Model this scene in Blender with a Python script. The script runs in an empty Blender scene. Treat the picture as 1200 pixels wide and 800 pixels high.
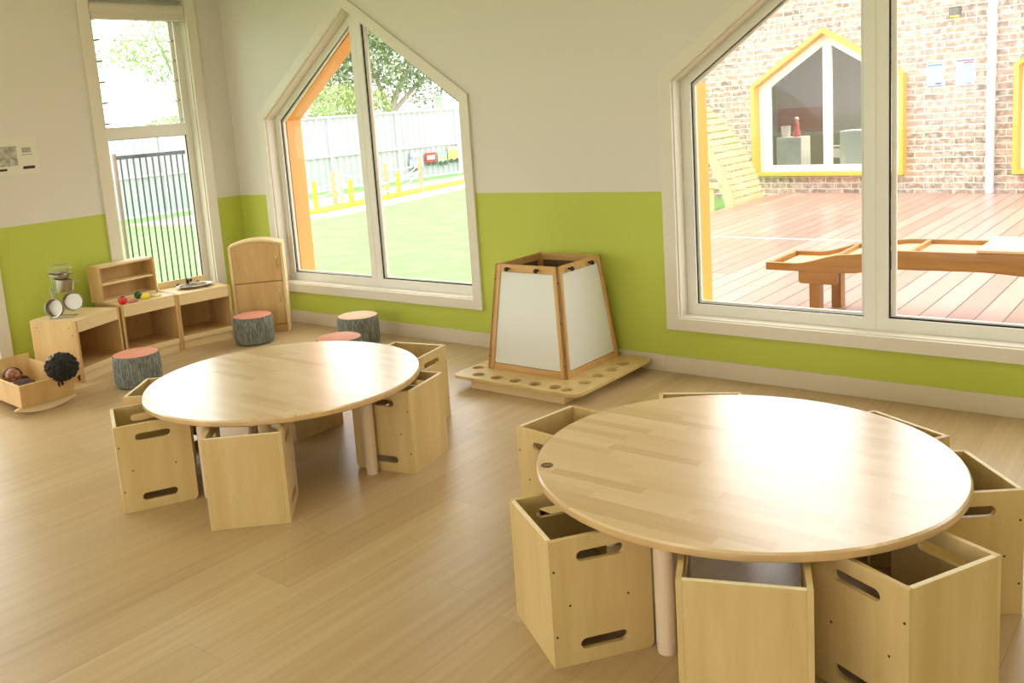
import bpy, bmesh, math, random
from mathutils import Vector, Matrix
from math import sin, cos, pi, radians
COL = bpy.context.scene.collection
rnd = random.Random(7)

# ------------------------------------------------------------------ colours / materials
def lin(h, k=1.0):
    h = h.lstrip('#'); o = []
    for i in (0, 2, 4):
        c = int(h[i:i+2], 16)/255
        o.append((c/12.92 if c <= .04045 else ((c+.055)/1.055)**2.4)*k)
    return (*o, 1)

def new_mat(name):
    m = bpy.data.materials.new(name); m.use_nodes = True
    nt = m.node_tree; b = nt.nodes['Principled BSDF']
    return m, nt, b, nt.nodes.new, nt.links.new

def mat(name, col, rough=.5, metal=0, spec=.5, noise=0, nscale=20, emit=0, bump=0):
    m, nt, b, N, L = new_mat(name)
    b.inputs['Roughness'].default_value = rough; b.inputs['Metallic'].default_value = metal
    b.inputs['Specular IOR Level'].default_value = spec
    c = lin(col)
    b.inputs['Base Color'].default_value = c
    if noise or bump:
        tc = N('ShaderNodeTexCoord'); nz = N('ShaderNodeTexNoise'); nz.inputs['Scale'].default_value = nscale
        nz.inputs['Detail'].default_value = 4; L(tc.outputs['Object'], nz.inputs['Vector'])
        if noise:
            r = N('ShaderNodeValToRGB'); r.color_ramp.elements[0].position = .3; r.color_ramp.elements[1].position = .7
            r.color_ramp.elements[0].color = tuple(x*(1-noise) for x in c[:3])+(1,)
            r.color_ramp.elements[1].color = tuple(min(1, x*(1+noise*.6)) for x in c[:3])+(1,)
            L(nz.outputs['Fac'], r.inputs[0]); L(r.outputs[0], b.inputs['Base Color'])
        if bump:
            bp = N('ShaderNodeBump'); bp.inputs['Strength'].default_value = bump; bp.inputs['Distance'].default_value = .01
            L(nz.outputs['Fac'], bp.inputs['Height']); L(bp.outputs[0], b.inputs['Normal'])
    if emit:
        b.inputs['Emission Color'].default_value = c; b.inputs['Emission Strength'].default_value = emit
    return m

def wood(name, c1, c2, axis='Z', stretch=12, scale=6, rough=.45, spec=.4):
    """soft grain: noise stretched along an axis, mixing two tones"""
    m, nt, b, N, L = new_mat(name)
    b.inputs['Roughness'].default_value = rough; b.inputs['Specular IOR Level'].default_value = spec
    tc = N('ShaderNodeTexCoord'); mp = N('ShaderNodeMapping')
    s = [scale*stretch/3]*3; s['XYZ'.index(axis)] = scale/3
    mp.inputs['Scale'].default_value = s; L(tc.outputs['Object'], mp.inputs['Vector'])
    oi = N('ShaderNodeObjectInfo'); ad = N('ShaderNodeVectorMath'); ad.operation = 'ADD'
    sc = N('ShaderNodeVectorMath'); sc.operation = 'SCALE'; sc.inputs['Scale'].default_value = 20
    L(oi.outputs['Random'], sc.inputs[0]); L(mp.outputs[0], ad.inputs[0]); L(sc.outputs[0], ad.inputs[1])
    nz = N('ShaderNodeTexNoise'); nz.inputs['Scale'].default_value = 1; nz.inputs['Detail'].default_value = 5; nz.inputs['Roughness'].default_value = .6
    L(ad.outputs[0], nz.inputs['Vector'])
    r = N('ShaderNodeValToRGB'); r.color_ramp.elements[0].position = .32; r.color_ramp.elements[1].position = .68
    r.color_ramp.elements[0].color = lin(c1); r.color_ramp.elements[1].color = lin(c2)
    L(nz.outputs['Fac'], r.inputs[0]); L(r.outputs[0], b.inputs['Base Color'])
    return m

def strips(name, cols, w, l, rot=0, rough=.3, spec=.5, grain=.25, gap=.0, gapcol='#80603a', swap=False, gs=(60, 3), coat=0, bump=0):
    """laid strips (butcher block, planks, deck): brick texture with random tone per strip + stretched grain"""
    m, nt, b, N, L = new_mat(name)
    b.inputs['Roughness'].default_value = rough; b.inputs['Specular IOR Level'].default_value = spec
    tc = N('ShaderNodeTexCoord'); mp = N('ShaderNodeMapping'); mp.inputs['Rotation'].default_value = (0, 0, rot)
    L(tc.outputs['Object'], mp.inputs['Vector'])
    sp = N('ShaderNodeSeparateXYZ'); L(mp.outputs[0], sp.inputs[0])
    X, Y = (sp.outputs['Y'], sp.outputs['X']) if swap else (sp.outputs['X'], sp.outputs['Y'])
    def math_(op, a, bb=None):
        n = N('ShaderNodeMath'); n.operation = op
        for i, v in enumerate((a, bb)):
            if v is None: continue
            if hasattr(v, 'is_linked'): L(v, n.inputs[i])
            else: n.inputs[i].default_value = v
        return n.outputs[0]
    row = math_('FLOOR', math_('DIVIDE', Y, w))
    wn = N('ShaderNodeTexWhiteNoise'); wn.noise_dimensions = '1D'; L(row, wn.inputs['W'])
    xs = math_('ADD', math_('DIVIDE', X, l), math_('MULTIPLY', wn.outputs['Value'], 7.3))
    colid = math_('FLOOR', xs)
    cb = N('ShaderNodeCombineXYZ'); L(row, cb.inputs[0]); L(colid, cb.inputs[1])
    w2 = N('ShaderNodeTexWhiteNoise'); w2.noise_dimensions = '3D'; L(cb.outputs[0], w2.inputs['Vector'])
    gx = N('ShaderNodeCombineXYZ'); L(math_('MULTIPLY', X, gs[1]), gx.inputs[0]); L(math_('MULTIPLY', Y, gs[0]), gx.inputs[1])
    L(math_('MULTIPLY', w2.outputs['Value'], 31), gx.inputs[2])
    nz = N('ShaderNodeTexNoise'); nz.inputs['Scale'].default_value = 1; nz.inputs['Detail'].default_value = 5; nz.inputs['Roughness'].default_value = .6
    L(gx.outputs[0], nz.inputs['Vector'])
    f = math_('ADD', math_('MULTIPLY', w2.outputs['Value'], 1-grain), math_('MULTIPLY', nz.outputs['Fac'], grain*1.0))
    r = N('ShaderNodeValToRGB'); cr = r.color_ramp
    for i, c in enumerate(cols):
        p_ = .12+.76*i/(len(cols)-1)
        e = cr.elements[i] if i < 2 else cr.elements.new(p_)
        e.position = p_; e.color = lin(c)
    L(f, r.inputs[0]); out = r.outputs[0]
    # second, broader grain
    if gap:
        fy = math_('FRACT', math_('DIVIDE', Y, w)); dy = math_('MINIMUM', fy, math_('SUBTRACT', 1, fy))
        fx = math_('FRACT', xs); dx = math_('MINIMUM', fx, math_('SUBTRACT', 1, fx))
        g = math_('MAXIMUM', math_('LESS_THAN', dy, gap/w/2), math_('LESS_THAN', dx, gap/l/2))
        mx = N('ShaderNodeMix'); mx.data_type = 'RGBA'; L(g, mx.inputs['Factor']); L(out, mx.inputs['A']); mx.inputs['B'].default_value = lin(gapcol)
        out = mx.outputs['Result']
    L(out, b.inputs['Base Color'])
    if coat: b.inputs['Coat Weight'].default_value = coat; b.inputs['Coat IOR'].default_value = 1.7; b.inputs['Coat Roughness'].default_value = .24
    if bump:
        bp = N('ShaderNodeBump'); bp.inputs['Strength'].default_value = bump; bp.inputs['Distance'].default_value = .002
        L(nz.outputs['Fac'], bp.inputs['Height']); L(bp.outputs[0], b.inputs['Normal'])
    return m

def glass_mat(name, tint='#ffffff', refl=.024):
    m = bpy.data.materials.new(name); m.use_nodes = True; nt = m.node_tree; nt.nodes.clear()
    N, L = nt.nodes.new, nt.links.new
    o = N('ShaderNodeOutputMaterial'); t = N('ShaderNodeBsdfTransparent'); g = N('ShaderNodeBsdfGlossy')
    t.inputs[0].default_value = lin(tint); g.inputs['Roughness'].default_value = 0.0
    lw = N('ShaderNodeLayerWeight'); lw.inputs['Blend'].default_value = .5
    pw = N('ShaderNodeMath'); pw.operation = 'POWER'; pw.inputs[1].default_value = 5; L(lw.outputs['Facing'], pw.inputs[0])
    mu = N('ShaderNodeMath'); mu.operation = 'MULTIPLY_ADD'; mu.inputs[1].default_value = .5; mu.inputs[2].default_value = refl/2; mu.use_clamp = True
    L(pw.outputs[0], mu.inputs[0])
    mx = N('ShaderNodeMixShader'); L(mu.outputs[0], mx.inputs[0]); L(t.outputs[0], mx.inputs[1]); L(g.outputs[0], mx.inputs[2])
    L(mx.outputs[0], o.inputs[0]); return m

def wall_mat():
    m, nt, b, N, L = new_mat('two_tone_wall_paint')
    b.inputs['Roughness'].default_value = .55; b.inputs['Specular IOR Level'].default_value = .3
    tc = N('ShaderNodeNewGeometry'); sp = N('ShaderNodeSeparateXYZ'); L(tc.outputs['Position'], sp.inputs[0])
    c = N('ShaderNodeMath'); c.operation = 'LESS_THAN'; c.inputs[1].default_value = 1.045; L(sp.outputs['Z'], c.inputs[0])
    mx = N('ShaderNodeMix'); mx.data_type = 'RGBA'; L(c.outputs[0], mx.inputs['Factor'])
    mx.inputs['A'].default_value = lin('#ddd7ce'); mx.inputs['B'].default_value = lin('#bcc654')
    L(mx.outputs['Result'], b.inputs['Base Color']); return m

def brick_mat():
    m, nt, b, N, L = new_mat('tumbled_pale_brick')
    b.inputs['Roughness'].default_value = .9
    tc = N('ShaderNodeTexCoord'); sp = N('ShaderNodeSeparateXYZ'); L(tc.outputs['Object'], sp.inputs[0])
    cb = N('ShaderNodeCombineXYZ'); L(sp.outputs['X'], cb.inputs[0]); L(sp.outputs['Z'], cb.inputs[1])
    nd = N('ShaderNodeTexNoise'); nd.inputs['Scale'].default_value = 9; nd.inputs['Detail'].default_value = 4; L(cb.outputs[0], nd.inputs['Vector'])
    sc = N('ShaderNodeVectorMath'); sc.operation = 'SCALE'; sc.inputs['Scale'].default_value = .035; L(nd.outputs['Color'], sc.inputs[0])
    ad = N('ShaderNodeVectorMath'); ad.operation = 'ADD'; L(cb.outputs[0], ad.inputs[0]); L(sc.outputs[0], ad.inputs[1])
    br = N('ShaderNodeTexBrick'); L(ad.outputs[0], br.inputs['Vector'])
    br.inputs['Scale'].default_value = 1; br.inputs['Brick Width'].default_value = .25; br.inputs['Row Height'].default_value = .086
    br.inputs['Mortar Size'].default_value = .008; br.inputs['Mortar Smooth'].default_value = .5; br.inputs['Bias'].default_value = 0
    br.inputs['Color1'].default_value = lin('#b79a86'); br.inputs['Color2'].default_value = lin('#85786c'); br.inputs['Mortar'].default_value = lin('#e6ddd0')
    nz = N('ShaderNodeTexNoise'); nz.inputs['Scale'].default_value = 14; nz.inputs['Detail'].default_value = 6; L(cb.outputs[0], nz.inputs['Vector'])
    r = N('ShaderNodeValToRGB'); r.color_ramp.elements[0].position = .42; r.color_ramp.elements[1].position = .66
    r.color_ramp.elements[0].color = (0, 0, 0, 1); r.color_ramp.elements[1].color = (1, 1, 1, 1); L(nz.outputs['Fac'], r.inputs[0])
    mu = N('ShaderNodeMath'); mu.operation = 'MULTIPLY'; mu.inputs[1].default_value = .6; L(r.outputs[0], mu.inputs[0])
    mx = N('ShaderNodeMix'); mx.data_type = 'RGBA'; L(mu.outputs[0], mx.inputs['Factor']); L(br.outputs['Color'], mx.inputs['A'])
    mx.inputs['B'].default_value = lin('#e2d3c6')
    L(mx.outputs['Result'], b.inputs['Base Color'])
    bp = N('ShaderNodeBump'); bp.inputs['Strength'].default_value = .5; bp.inputs['Distance'].default_value = .01; bp.invert = True
    L(br.outputs['Fac'], bp.inputs['Height']); L(bp.outputs[0], b.inputs['Normal'])
    return m

def rings_mat(name, c1, c2):
    m, nt, b, N, L = new_mat(name); b.inputs['Roughness'].default_value = .6
    tc = N('ShaderNodeTexCoord'); w = N('ShaderNodeTexWave'); w.wave_type = 'RINGS'; w.rings_direction = 'Z'
    w.inputs['Scale'].default_value = 22; w.inputs['Distortion'].default_value = 5; w.inputs['Detail'].default_value = 3; w.inputs['Detail Scale'].default_value = 1.2
    L(tc.outputs['Object'], w.inputs['Vector'])
    r = N('ShaderNodeValToRGB'); r.color_ramp.elements[0].color = lin(c1); r.color_ramp.elements[1].color = lin(c2)
    L(w.outputs['Fac'], r.inputs[0]); L(r.outputs[0], b.inputs['Base Color']); return m

def bark_mat(name, c1, c2):
    m, nt, b, N, L = new_mat(name); b.inputs['Roughness'].default_value = .85
    tc = N('ShaderNodeTexCoord'); mp = N('ShaderNodeMapping'); mp.inputs['Scale'].default_value = (150, 150, 16); L(tc.outputs['Object'], mp.inputs['Vector'])
    nz = N('ShaderNodeTexNoise'); nz.inputs['Scale'].default_value = 1; nz.inputs['Detail'].default_value = 4; nz.inputs['Distortion'].default_value = 1; L(mp.outputs[0], nz.inputs['Vector'])
    r = N('ShaderNodeValToRGB'); r.color_ramp.elements[0].position = .42; r.color_ramp.elements[1].position = .62
    r.color_ramp.elements[0].color = lin(c1); r.color_ramp.elements[1].color = lin(c2)
    L(nz.outputs['Fac'], r.inputs[0]); L(r.outputs[0], b.inputs['Base Color'])
    bp = N('ShaderNodeBump'); bp.inputs['Strength'].default_value = .3; bp.inputs['Distance'].default_value = .004
    L(nz.outputs['Fac'], bp.inputs['Height']); L(bp.outputs[0], b.inputs['Normal']); return m

def fence_mat():
    """pre-painted steel sheet: ribs every 19 cm"""
    m, nt, b, N, L = new_mat('pale_steel_sheet'); b.inputs['Roughness'].default_value = .5
    b.inputs['Base Color'].default_value = lin('#a9b1b5'); return m

PLY = wood('birch_ply_face', '#cbae72', '#dabf88', 'Z', 8, 5, .42)
PLYE = mat('birch_ply_edge', '#f8eac8', .5, noise=.12, nscale=60)
SEAT = mat('grey_brown_seat_laminate', '#8d8373', .22, noise=.1, nscale=30)
BEECH = wood('beech_panel', '#c69e66', '#d9b67e', 'Z', 7, 5, .4)
BEECHE = mat('beech_edge', '#ead0a0', .45)
PINE = wood('pine_stick', '#c6955a', '#dab277', 'Z', 14, 8, .5)
PINEH = wood('pine_rail', '#c6955a', '#dab277', 'X', 14, 8, .5)
TOP = strips('rubberwood_table_top', ['#cda673', '#dcbb8b', '#e0c295', '#e6cba2'], .045, .32, 0, .3, .5, .35, 0, gs=(70, 5), coat=1)
TOPE = mat('table_edge_band', '#d4ae7c', .35, noise=.12, nscale=12)
LEG = wood('table_leg_wood', '#e0c8aa', '#e8d3b8', 'Z', 8, 5, .4)
FLOOR = strips('light_oak_vinyl_plank', ['#a0865c', '#b89d74', '#c3aa82', '#d3be9b'], .18, 1.25, 0, .34, .45, .7, .0012, '#9a7f58', True, gs=(34, 1.1), bump=.15)
DECK = strips('wet_hardwood_decking', ['#a27c6e', '#b08a7c', '#bb978a'], .16, 3.4, 0, .3, .8, .3, .010, '#3c1e18', True, gs=(40, 2))
WALL = wall_mat()
TRIM = mat('cream_gloss_trim', '#e0d9ca', .4)
FRAME = mat('white_aluminium_frame', '#e8e6dd', .35)
BASEB = mat('cream_baseboard', '#d9cdb8', .45)
GASK = mat('black_rubber', '#15120f', .6)
GLASS = glass_mat('clear_glass')
LOUV = glass_mat('louvre_glass', '#f4fbf8', .04)
FGLASS = glass_mat('building_glass', '#d5d9da', .045)
WHITEB = mat('white_board', '#e4e6e2', .35)
BOARDB = mat('brown_hardboard', '#6b5232', .7)
BLACK = mat('black_plastic', '#1c1713', .35)
STEEL = mat('stainless_steel', '#b3aea0', .34, 1)
STEELD = mat('dull_steel', '#a8a498', .4, 1)
YEL = mat('yellow_cladding', '#d6a94e', .5)
ORA = mat('orange_cladding', '#e39f58', .5)
BRICK = brick_mat()
CEIL = mat('white_ceiling', '#f1efe8', .8)
GRASS = mat('short_grass', '#7cab62', .9, noise=.18, nscale=3, bump=.3)
BLIND = mat('roller_blind_fabric', '#d8d1c2', .7)
DKWOOD = wood('oiled_timber', '#90662b', '#aa7e38', 'X', 10, 6, .45)
DKWOODV = wood('oiled_timber_post', '#90662b', '#aa7e38', 'Z', 10, 6, .45)
SLAT = wood('treated_pine_slat', '#d2b888', '#dcc69c', 'Y', 10, 5, .6)

# ------------------------------------------------------------------ mesh helpers
class MB:
    def __init__(s): s.bm = bmesh.new()
    def _add(s, fn, M):
        r = fn(); bmesh.ops.transform(s.bm, matrix=M, verts=r['verts']); return s
    def box(s, x0, x1, y0, y1, z0, z1, rot=0, piv=None, M=None):
        r = bmesh.ops.create_cube(s.bm, size=1)
        T = Matrix.Translation(((x0+x1)/2, (y0+y1)/2, (z0+z1)/2)) @ Matrix.Diagonal((x1-x0, y1-y0, z1-z0, 1))
        if rot:
            pv = Vector(piv or ((x0+x1)/2, (y0+y1)/2, 0)); T = Matrix.Translation(pv) @ Matrix.Rotation(rot, 4, 'Z') @ Matrix.Translation(-pv) @ T
        if M is not None: T = M @ T
        bmesh.ops.transform(s.bm, matrix=T, verts=r['verts']); return s
    def cyl(s, p, q, r1, r2=None, n=20):
        p, q = Vector(p), Vector(q); d = q-p
        r = bmesh.ops.create_cone(s.bm, cap_ends=True, segments=n, radius1=r1, radius2=r1 if r2 is None else r2, depth=d.length)
        M = Matrix.Translation((p+q)/2) @ d.to_track_quat('Z', 'Y').to_matrix().to_4x4()
        bmesh.ops.transform(s.bm, matrix=M, verts=r['verts']); return s
    def ball(s, c, r, sc=(1, 1, 1), M=None, n=20):
        g = bmesh.ops.create_uvsphere(s.bm, u_segments=n, v_segments=max(8, n//2), radius=r)
        T = Matrix.Translation(c) @ (M or Matrix.Identity(4)) @ Matrix.Diagonal((*sc, 1))
        bmesh.ops.transform(s.bm, matrix=T, verts=g['verts']); return s
    def prism(s, pts, a, b, plane='XZ'):
        """polygon in a plane, extruded from a to b along the third axis"""
        def v(p, h):
            return {'XZ': (p[0], h, p[1]), 'XY': (p[0], p[1], h), 'YZ': (h, p[0], p[1])}[plane]
        A = [s.bm.verts.new(v(p, a)) for p in pts]; B = [s.bm.verts.new(v(p, b)) for p in pts]
        n = len(pts); s.bm.faces.new(A); s.bm.faces.new(B[::-1])
        for i in range(n): s.bm.faces.new((A[i], B[i], B[(i+1) % n], A[(i+1) % n]))
        return s
    def lathe(s, prof, n=32, c=(0, 0, 0), M=None):
        M = M or Matrix.Identity(4); rings = []
        for r, z in prof:
            if r < 1e-6: rings.append([s.bm.verts.new(M @ Vector((c[0], c[1], c[2]+z)))])
            else: rings.append([s.bm.verts.new(M @ Vector((c[0]+r*cos(2*pi*i/n), c[1]+r*sin(2*pi*i/n), c[2]+z))) for i in range(n)])
        for A, B in zip(rings, rings[1:]):
            for i in range(n):
                j = (i+1) % n
                if len(A) == 1 and len(B) == 1: continue
                if len(A) == 1: s.bm.faces.new((A[0], B[i], B[j]))
                elif len(B) == 1: s.bm.faces.new((A[i], A[j], B[0]))
                else: s.bm.faces.new((A[i], A[j], B[j], B[i]))
        return s
    def tube(s, pts, r, n=8, closed=False):
        pts = [Vector(p) for p in pts]; m = len(pts); rings = []
        up = Vector((0, 0, 1))
        for i, p in enumerate(pts):
            a = pts[(i-1) % m] if (closed or i) else p; b = pts[(i+1) % m] if (closed or i < m-1) else p
            t = (b-a).normalized(); u = t.cross(up)
            if u.length < .1: u = t.cross(Vector((1, 0, 0)))
            u.normalize(); w = t.cross(u)
            rr = r[i] if isinstance(r, (list, tuple)) else r
            rings.append([s.bm.verts.new(p+u*rr*cos(2*pi*k/n)+w*rr*sin(2*pi*k/n)) for k in range(n)])
        for i in range(m if closed else m-1):
            A, B = rings[i], rings[(i+1) % m]
            for k in range(n): s.bm.faces.new((A[k], A[(k+1) % n], B[(k+1) % n], B[k]))
        if not closed: s.bm.faces.new(rings[0]); s.bm.faces.new(rings[-1][::-1])
        return s
    def build(s, name, m, parent=None, bevel=0, smooth=False, loc=None, rz=0):
        bmesh.ops.recalc_face_normals(s.bm, faces=s.bm.faces)
        me = bpy.data.meshes.new(name); s.bm.to_mesh(me); s.bm.free()
        return link(name, me, m, parent, bevel, smooth, loc, rz)

def link(name, me, m, parent=None, bevel=0, smooth=False, loc=None, rz=0):
    o = bpy.data.objects.new(name, me); COL.objects.link(o)
    for x in (m if isinstance(m, (list, tuple)) else [m]): me.materials.append(x)
    if parent: o.parent = parent
    if loc: o.location = loc
    if rz: o.rotation_euler = (0, 0, rz)
    if smooth:
        for p in me.polygons: p.use_smooth = True
        me.set_sharp_from_angle(angle=radians(40))
    if bevel:
        b = o.modifiers.new('edge', 'BEVEL'); b.width = bevel; b.segments = 2; b.limit_method = 'ANGLE'; b.angle_limit = radians(50)
    return o

def plate_mesh(name, outlines, t, M=None, edge=True):
    """flat board with holes: outlines in XY (first = outer), thickness t centred on z=0, then matrix M"""
    cu = bpy.data.curves.new(name, 'CURVE'); cu.dimensions = '2D'; cu.fill_mode = 'BOTH'; cu.extrude = t/2
    for ol in outlines:
        sp = cu.splines.new('POLY'); sp.points.add(len(ol)-1)
        for i, q in enumerate(ol): sp.points[i].co = (q[0], q[1], 0, 1)
        sp.use_cyclic_u = True
    ob = bpy.data.objects.new(name, cu); me = bpy.data.meshes.new_from_object(ob)
    bpy.data.objects.remove(ob); bpy.data.curves.remove(cu)
    bm = bmesh.new(); bm.from_mesh(me); bmesh.ops.remove_doubles(bm, verts=bm.verts, dist=1e-6)
    bmesh.ops.recalc_face_normals(bm, faces=bm.faces)
    for f in bm.faces: f.material_index = 1 if (edge and abs(f.normal.z) < .5) else 0; f.smooth = False
    if M is not None: bmesh.ops.transform(bm, matrix=M, verts=bm.verts)
    bm.to_mesh(me); bm.free(); me.materials.clear()
    return me
def plate(name, outlines, t, m, parent=None, M=None, **k):
    m = m if isinstance(m, (list, tuple)) else [m, m]
    return link(name, plate_mesh(name, outlines, t, M), m, parent, **k)
XZ = Matrix.Rotation(pi/2, 4, 'X')                          # (x,y,0)->(x,0,y)
YZ = Matrix(((0, 0, 1, 0), (1, 0, 0, 0), (0, 1, 0, 0), (0, 0, 0, 1)))   # (x,y,0)->(0,x,y)
def T(x, y, z): return Matrix.Translation((x, y, z))
def stadium(cx, cy, w, h, n=8):
    r = h/2; o = []
    for i in range(n+1): a = -pi/2+pi*i/n; o.append((cx+w/2-r+r*cos(a), cy+r*sin(a)))
    for i in range(n+1): a = pi/2+pi*i/n; o.append((cx-w/2+r+r*cos(a), cy+r*sin(a)))
    return o
def circle(cx, cy, r, n=24): return [(cx+r*cos(2*pi*i/n), cy+r*sin(2*pi*i/n)) for i in range(n)]
def rrect(x0, x1, y0, y1, rs, n=6):
    """rs = radii for (x0y0, x1y0, x1y1, x0y1)"""
    o = []
    for (cx, cy, r, a0) in ((x0+rs[0], y0+rs[0], rs[0], pi), (x1-rs[1], y0+rs[1], rs[1], 1.5*pi), (x1-rs[2], y1-rs[2], rs[2], 0), (x0+rs[3], y1-rs[3], rs[3], .5*pi)):
        if r == 0: o.append((cx, cy)); continue
        for i in range(n+1): a = a0+pi/2*i/n; o.append((cx+r*cos(a), cy+r*sin(a)))
    return o

def tag(o, label, cat, group=None, kind=None):
    o['label'] = label; o['category'] = cat
    if group: o['group'] = group
    if kind: o['kind'] = kind
    return o
def thing(name, label, cat, loc=(0, 0, 0), rz=0, group=None):
    o = bpy.data.objects.new(name, None); COL.objects.link(o); o.location = loc; o.rotation_euler = (0, 0, rz)
    o.empty_display_size = .05
    return tag(o, label, cat, group)
def struct(o, label=None, cat=None):
    o['kind'] = 'structure'
    if label: o['label'] = label
    if cat: o['category'] = cat
    return o
def copy_tree(o, parent=None):
    c = o.copy(); COL.objects.link(c); c.parent = parent
    for ch in list(o.children): copy_tree(ch, c)
    return c

# ------------------------------------------------------------------ room shell
RX, RY, RZ = 9.6, -8.0, 3.05
struct(MB().box(-.17, RX+.17, RY-.17, .17, -.12, 0).build('floor', FLOOR), 'light oak plank floor with boards running towards the windows', 'floor')
struct(MB().box(-.17, RX+.17, RY-.17, .17, RZ, RZ+.12).build('ceiling', CEIL), 'plain white ceiling', 'ceiling')

SL = .7117
def penta(x0, w, zb, zs, inset=0, side=None, bot=None):
    """house outline offset inwards"""
    i = inset if side is None else side; b = inset if bot is None else bot
    k = math.sqrt(1+SL*SL); cx = x0+w/2; za = zs+SL*w/2-inset*k
    xl, xr = x0+i, x0+w-i
    return [(xl, zb+b), (xr, zb+b), (xr, za-SL*(xr-cx)), (cx, za), (xl, za-SL*(cx-xl))]
WX = [.3685, 3.917]; WW = 2.1925; WZB, WZS = .2556, 1.69
def hole(x): return penta(x, WW, WZB, WZS, .075, None, .069)
back = [[(-.17, 0), (RX+.17, 0), (RX+.17, RZ), (-.17, RZ)]] + [hole(x) for x in WX] + [[(7.2, .3), (8.8, .3), (8.8, 2.3), (7.2, 2.3)]]
struct(plate('wall_back', back, .17, WALL, M=T(0, .085, 0) @ XZ), 'cream over lime green wall with house-shaped windows', 'wall')
W1 = (-1.15, -.338, .33, 2.63)
DO = (-4.9, -2.14, 0.0, 2.35)
left = [[(RY, 0), (-.0005, 0), (-.0005, RZ), (RY, RZ)],
        [(W1[0], W1[2]), (W1[1], W1[2]), (W1[1], W1[3]), (W1[0], W1[3])],
        [(DO[0], .0005), (DO[1], .0005), (DO[1], DO[3]), (DO[0], DO[3])]]
bw = struct(plate('wall_outside', back[:1]+[penta(x, WW, WZB, WZS, .07, None, .06) for x in WX]+back[3:], .03, [BRICK, BRICK], M=T(0, .19, 0) @ XZ), 'brick outer skin of the room wall', 'wall')
struct(plate('wall_left', left, .15, WALL, M=T(-.075, 0, 0) @ YZ), 'cream over lime green wall with the tall louvre window', 'wall')
struct(plate('wall_right', [[(RY, 0), (0, 0), (0, RZ), (RY, RZ)]], .15, WALL, M=T(RX+.075, 0, 0) @ YZ), 'cream over lime green side wall out of view', 'wall')
fr = [[(-.17, 0), (RX+.17, 0), (RX+.17, RZ), (-.17, RZ)], [(.8, .25), (4.3, .25), (4.3, 2.4), (.8, 2.4)], [(5.2, .25), (8.7, .25), (8.7, 2.4), (5.2, 2.4)]]
struct(plate('wall_front', fr, .17, WALL, M=T(0, RY-.085, 0) @ XZ), 'wall behind the viewpoint', 'wall')
MB_ = MB().box(.001, 3.9, -.015, -.0005, 0, .098).box(3.9, RX, -.015, -.0005, 0, .098)
struct(MB_.build('baseboard_back', BASEB, bevel=.003), 'cream skirting board along the window wall', 'baseboard')
struct(MB().box(.0005, .015, -2.05, -.016, 0, .098).build('baseboard_left', BASEB, bevel=.003), 'cream skirting board behind the play kitchen', 'baseboard')

def win_empty(name, label):
    o = bpy.data.objects.new(name, None); COL.objects.link(o); return struct(o, label, 'window')
def pent_window(name, label, x0, slope_surround, col):
    w = win_empty(name, label); w.location = (x0, 0, 0)
    plate('casing', [penta(0, WW, WZB, WZS), hole(0)], .02, TRIM, w, M=T(0, -.0105, 0) @ XZ, bevel=.002)
    plate('jamb_lining', [hole(0), penta(0, WW, WZB, WZS, .081, None, .075)], .088, TRIM, w, M=T(0, .0455, 0) @ XZ)
    zsl = lambda x: 1.63+.7117*(x-.138)
    mr = (1.038, 1.153); zb = .392; R_ = WW-.138
    A = [(.138, zb), (mr[0], zb), (mr[0], zsl(mr[0])), (.138, 1.63)]
    B = [(mr[1], zb), (R_, zb), (R_, 1.63), (mr[1], zsl(WW-mr[1]))]
    fo = [(p_[0], p_[1]) for p_ in hole(0)]
    plate('frame', [fo, A, B], .05, FRAME, w, M=T(0, .115, 0) @ XZ, bevel=.002)
    MB().box((mr[0]+mr[1])/2-.0015, (mr[0]+mr[1])/2+.0015, .0885, .0905, .326, 2.2).build('mullion_joint', TRIM, w)
    sh = lambda P, d: [(P[0][0]+d, P[0][1]+d), (P[1][0]-d, P[1][1]+d), (P[2][0]-d, P[2][1]-d*1.0), (P[3][0]+d, P[3][1]-d*.9)]
    for nm, P in (('left', A), ('right', B)):
        t = .004 if nm == 'left' else .008
        plate('gasket', [P, sh(P, t)], .006, GASK, w, M=T(0, .106, 0) @ XZ)
        s2 = sh(P, t)
        if nm == 'right':
            plate('sash', [s2, [(s2[0][0]+.022, s2[0][1]+.006), (s2[1][0]-.006, s2[1][1]+.006), (s2[2][0]-.006, s2[2][1]-.004), (s2[3][0]+.022, s2[3][1]-.022)]], .02, FRAME, w, M=T(0, .125, 0) @ XZ)
        else:
            plate('sash', [s2, sh(s2, .012)], .02, FRAME, w, M=T(0, .125, 0) @ XZ)
        plate('pane', [P], .005, GLASS, w, M=T(0, .134, 0) @ XZ)
    # outside surround
    m = MB(); y0, y1 = .171, .32; k = math.sqrt(1+SL*SL)
    m.box(.075, .125, y0, y1, .33, 1.63).box(WW-.125, WW-.075, y0, y1, .33, 1.63)
    if slope_surround:
        za = WZS+SL*WW/2-.075*k; cx = WW/2
        m.prism([(.075, za-SL*(cx-.075)-.06), (cx, za-.055), (cx, za), (.075, za-SL*(cx-.075))], y0, y1)
        m.prism([(cx, za-.055), (WW-.075, za-SL*(cx-.075)-.06), (WW-.075, za-SL*(cx-.075)), (cx, za)], y0, y1)
    m.build('outer_surround', col, w)
    MB().box(.075, WW-.075, .1405, .32, .31, .345).build('outer_sill', FRAME, w)
    return w
pent_window('window_2', 'house-shaped window looking onto the lawn and pale fence', WX[0], True, ORA)
pent_window('window_3', 'large house-shaped window looking onto the timber deck', WX[1], False, YEL)

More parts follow.
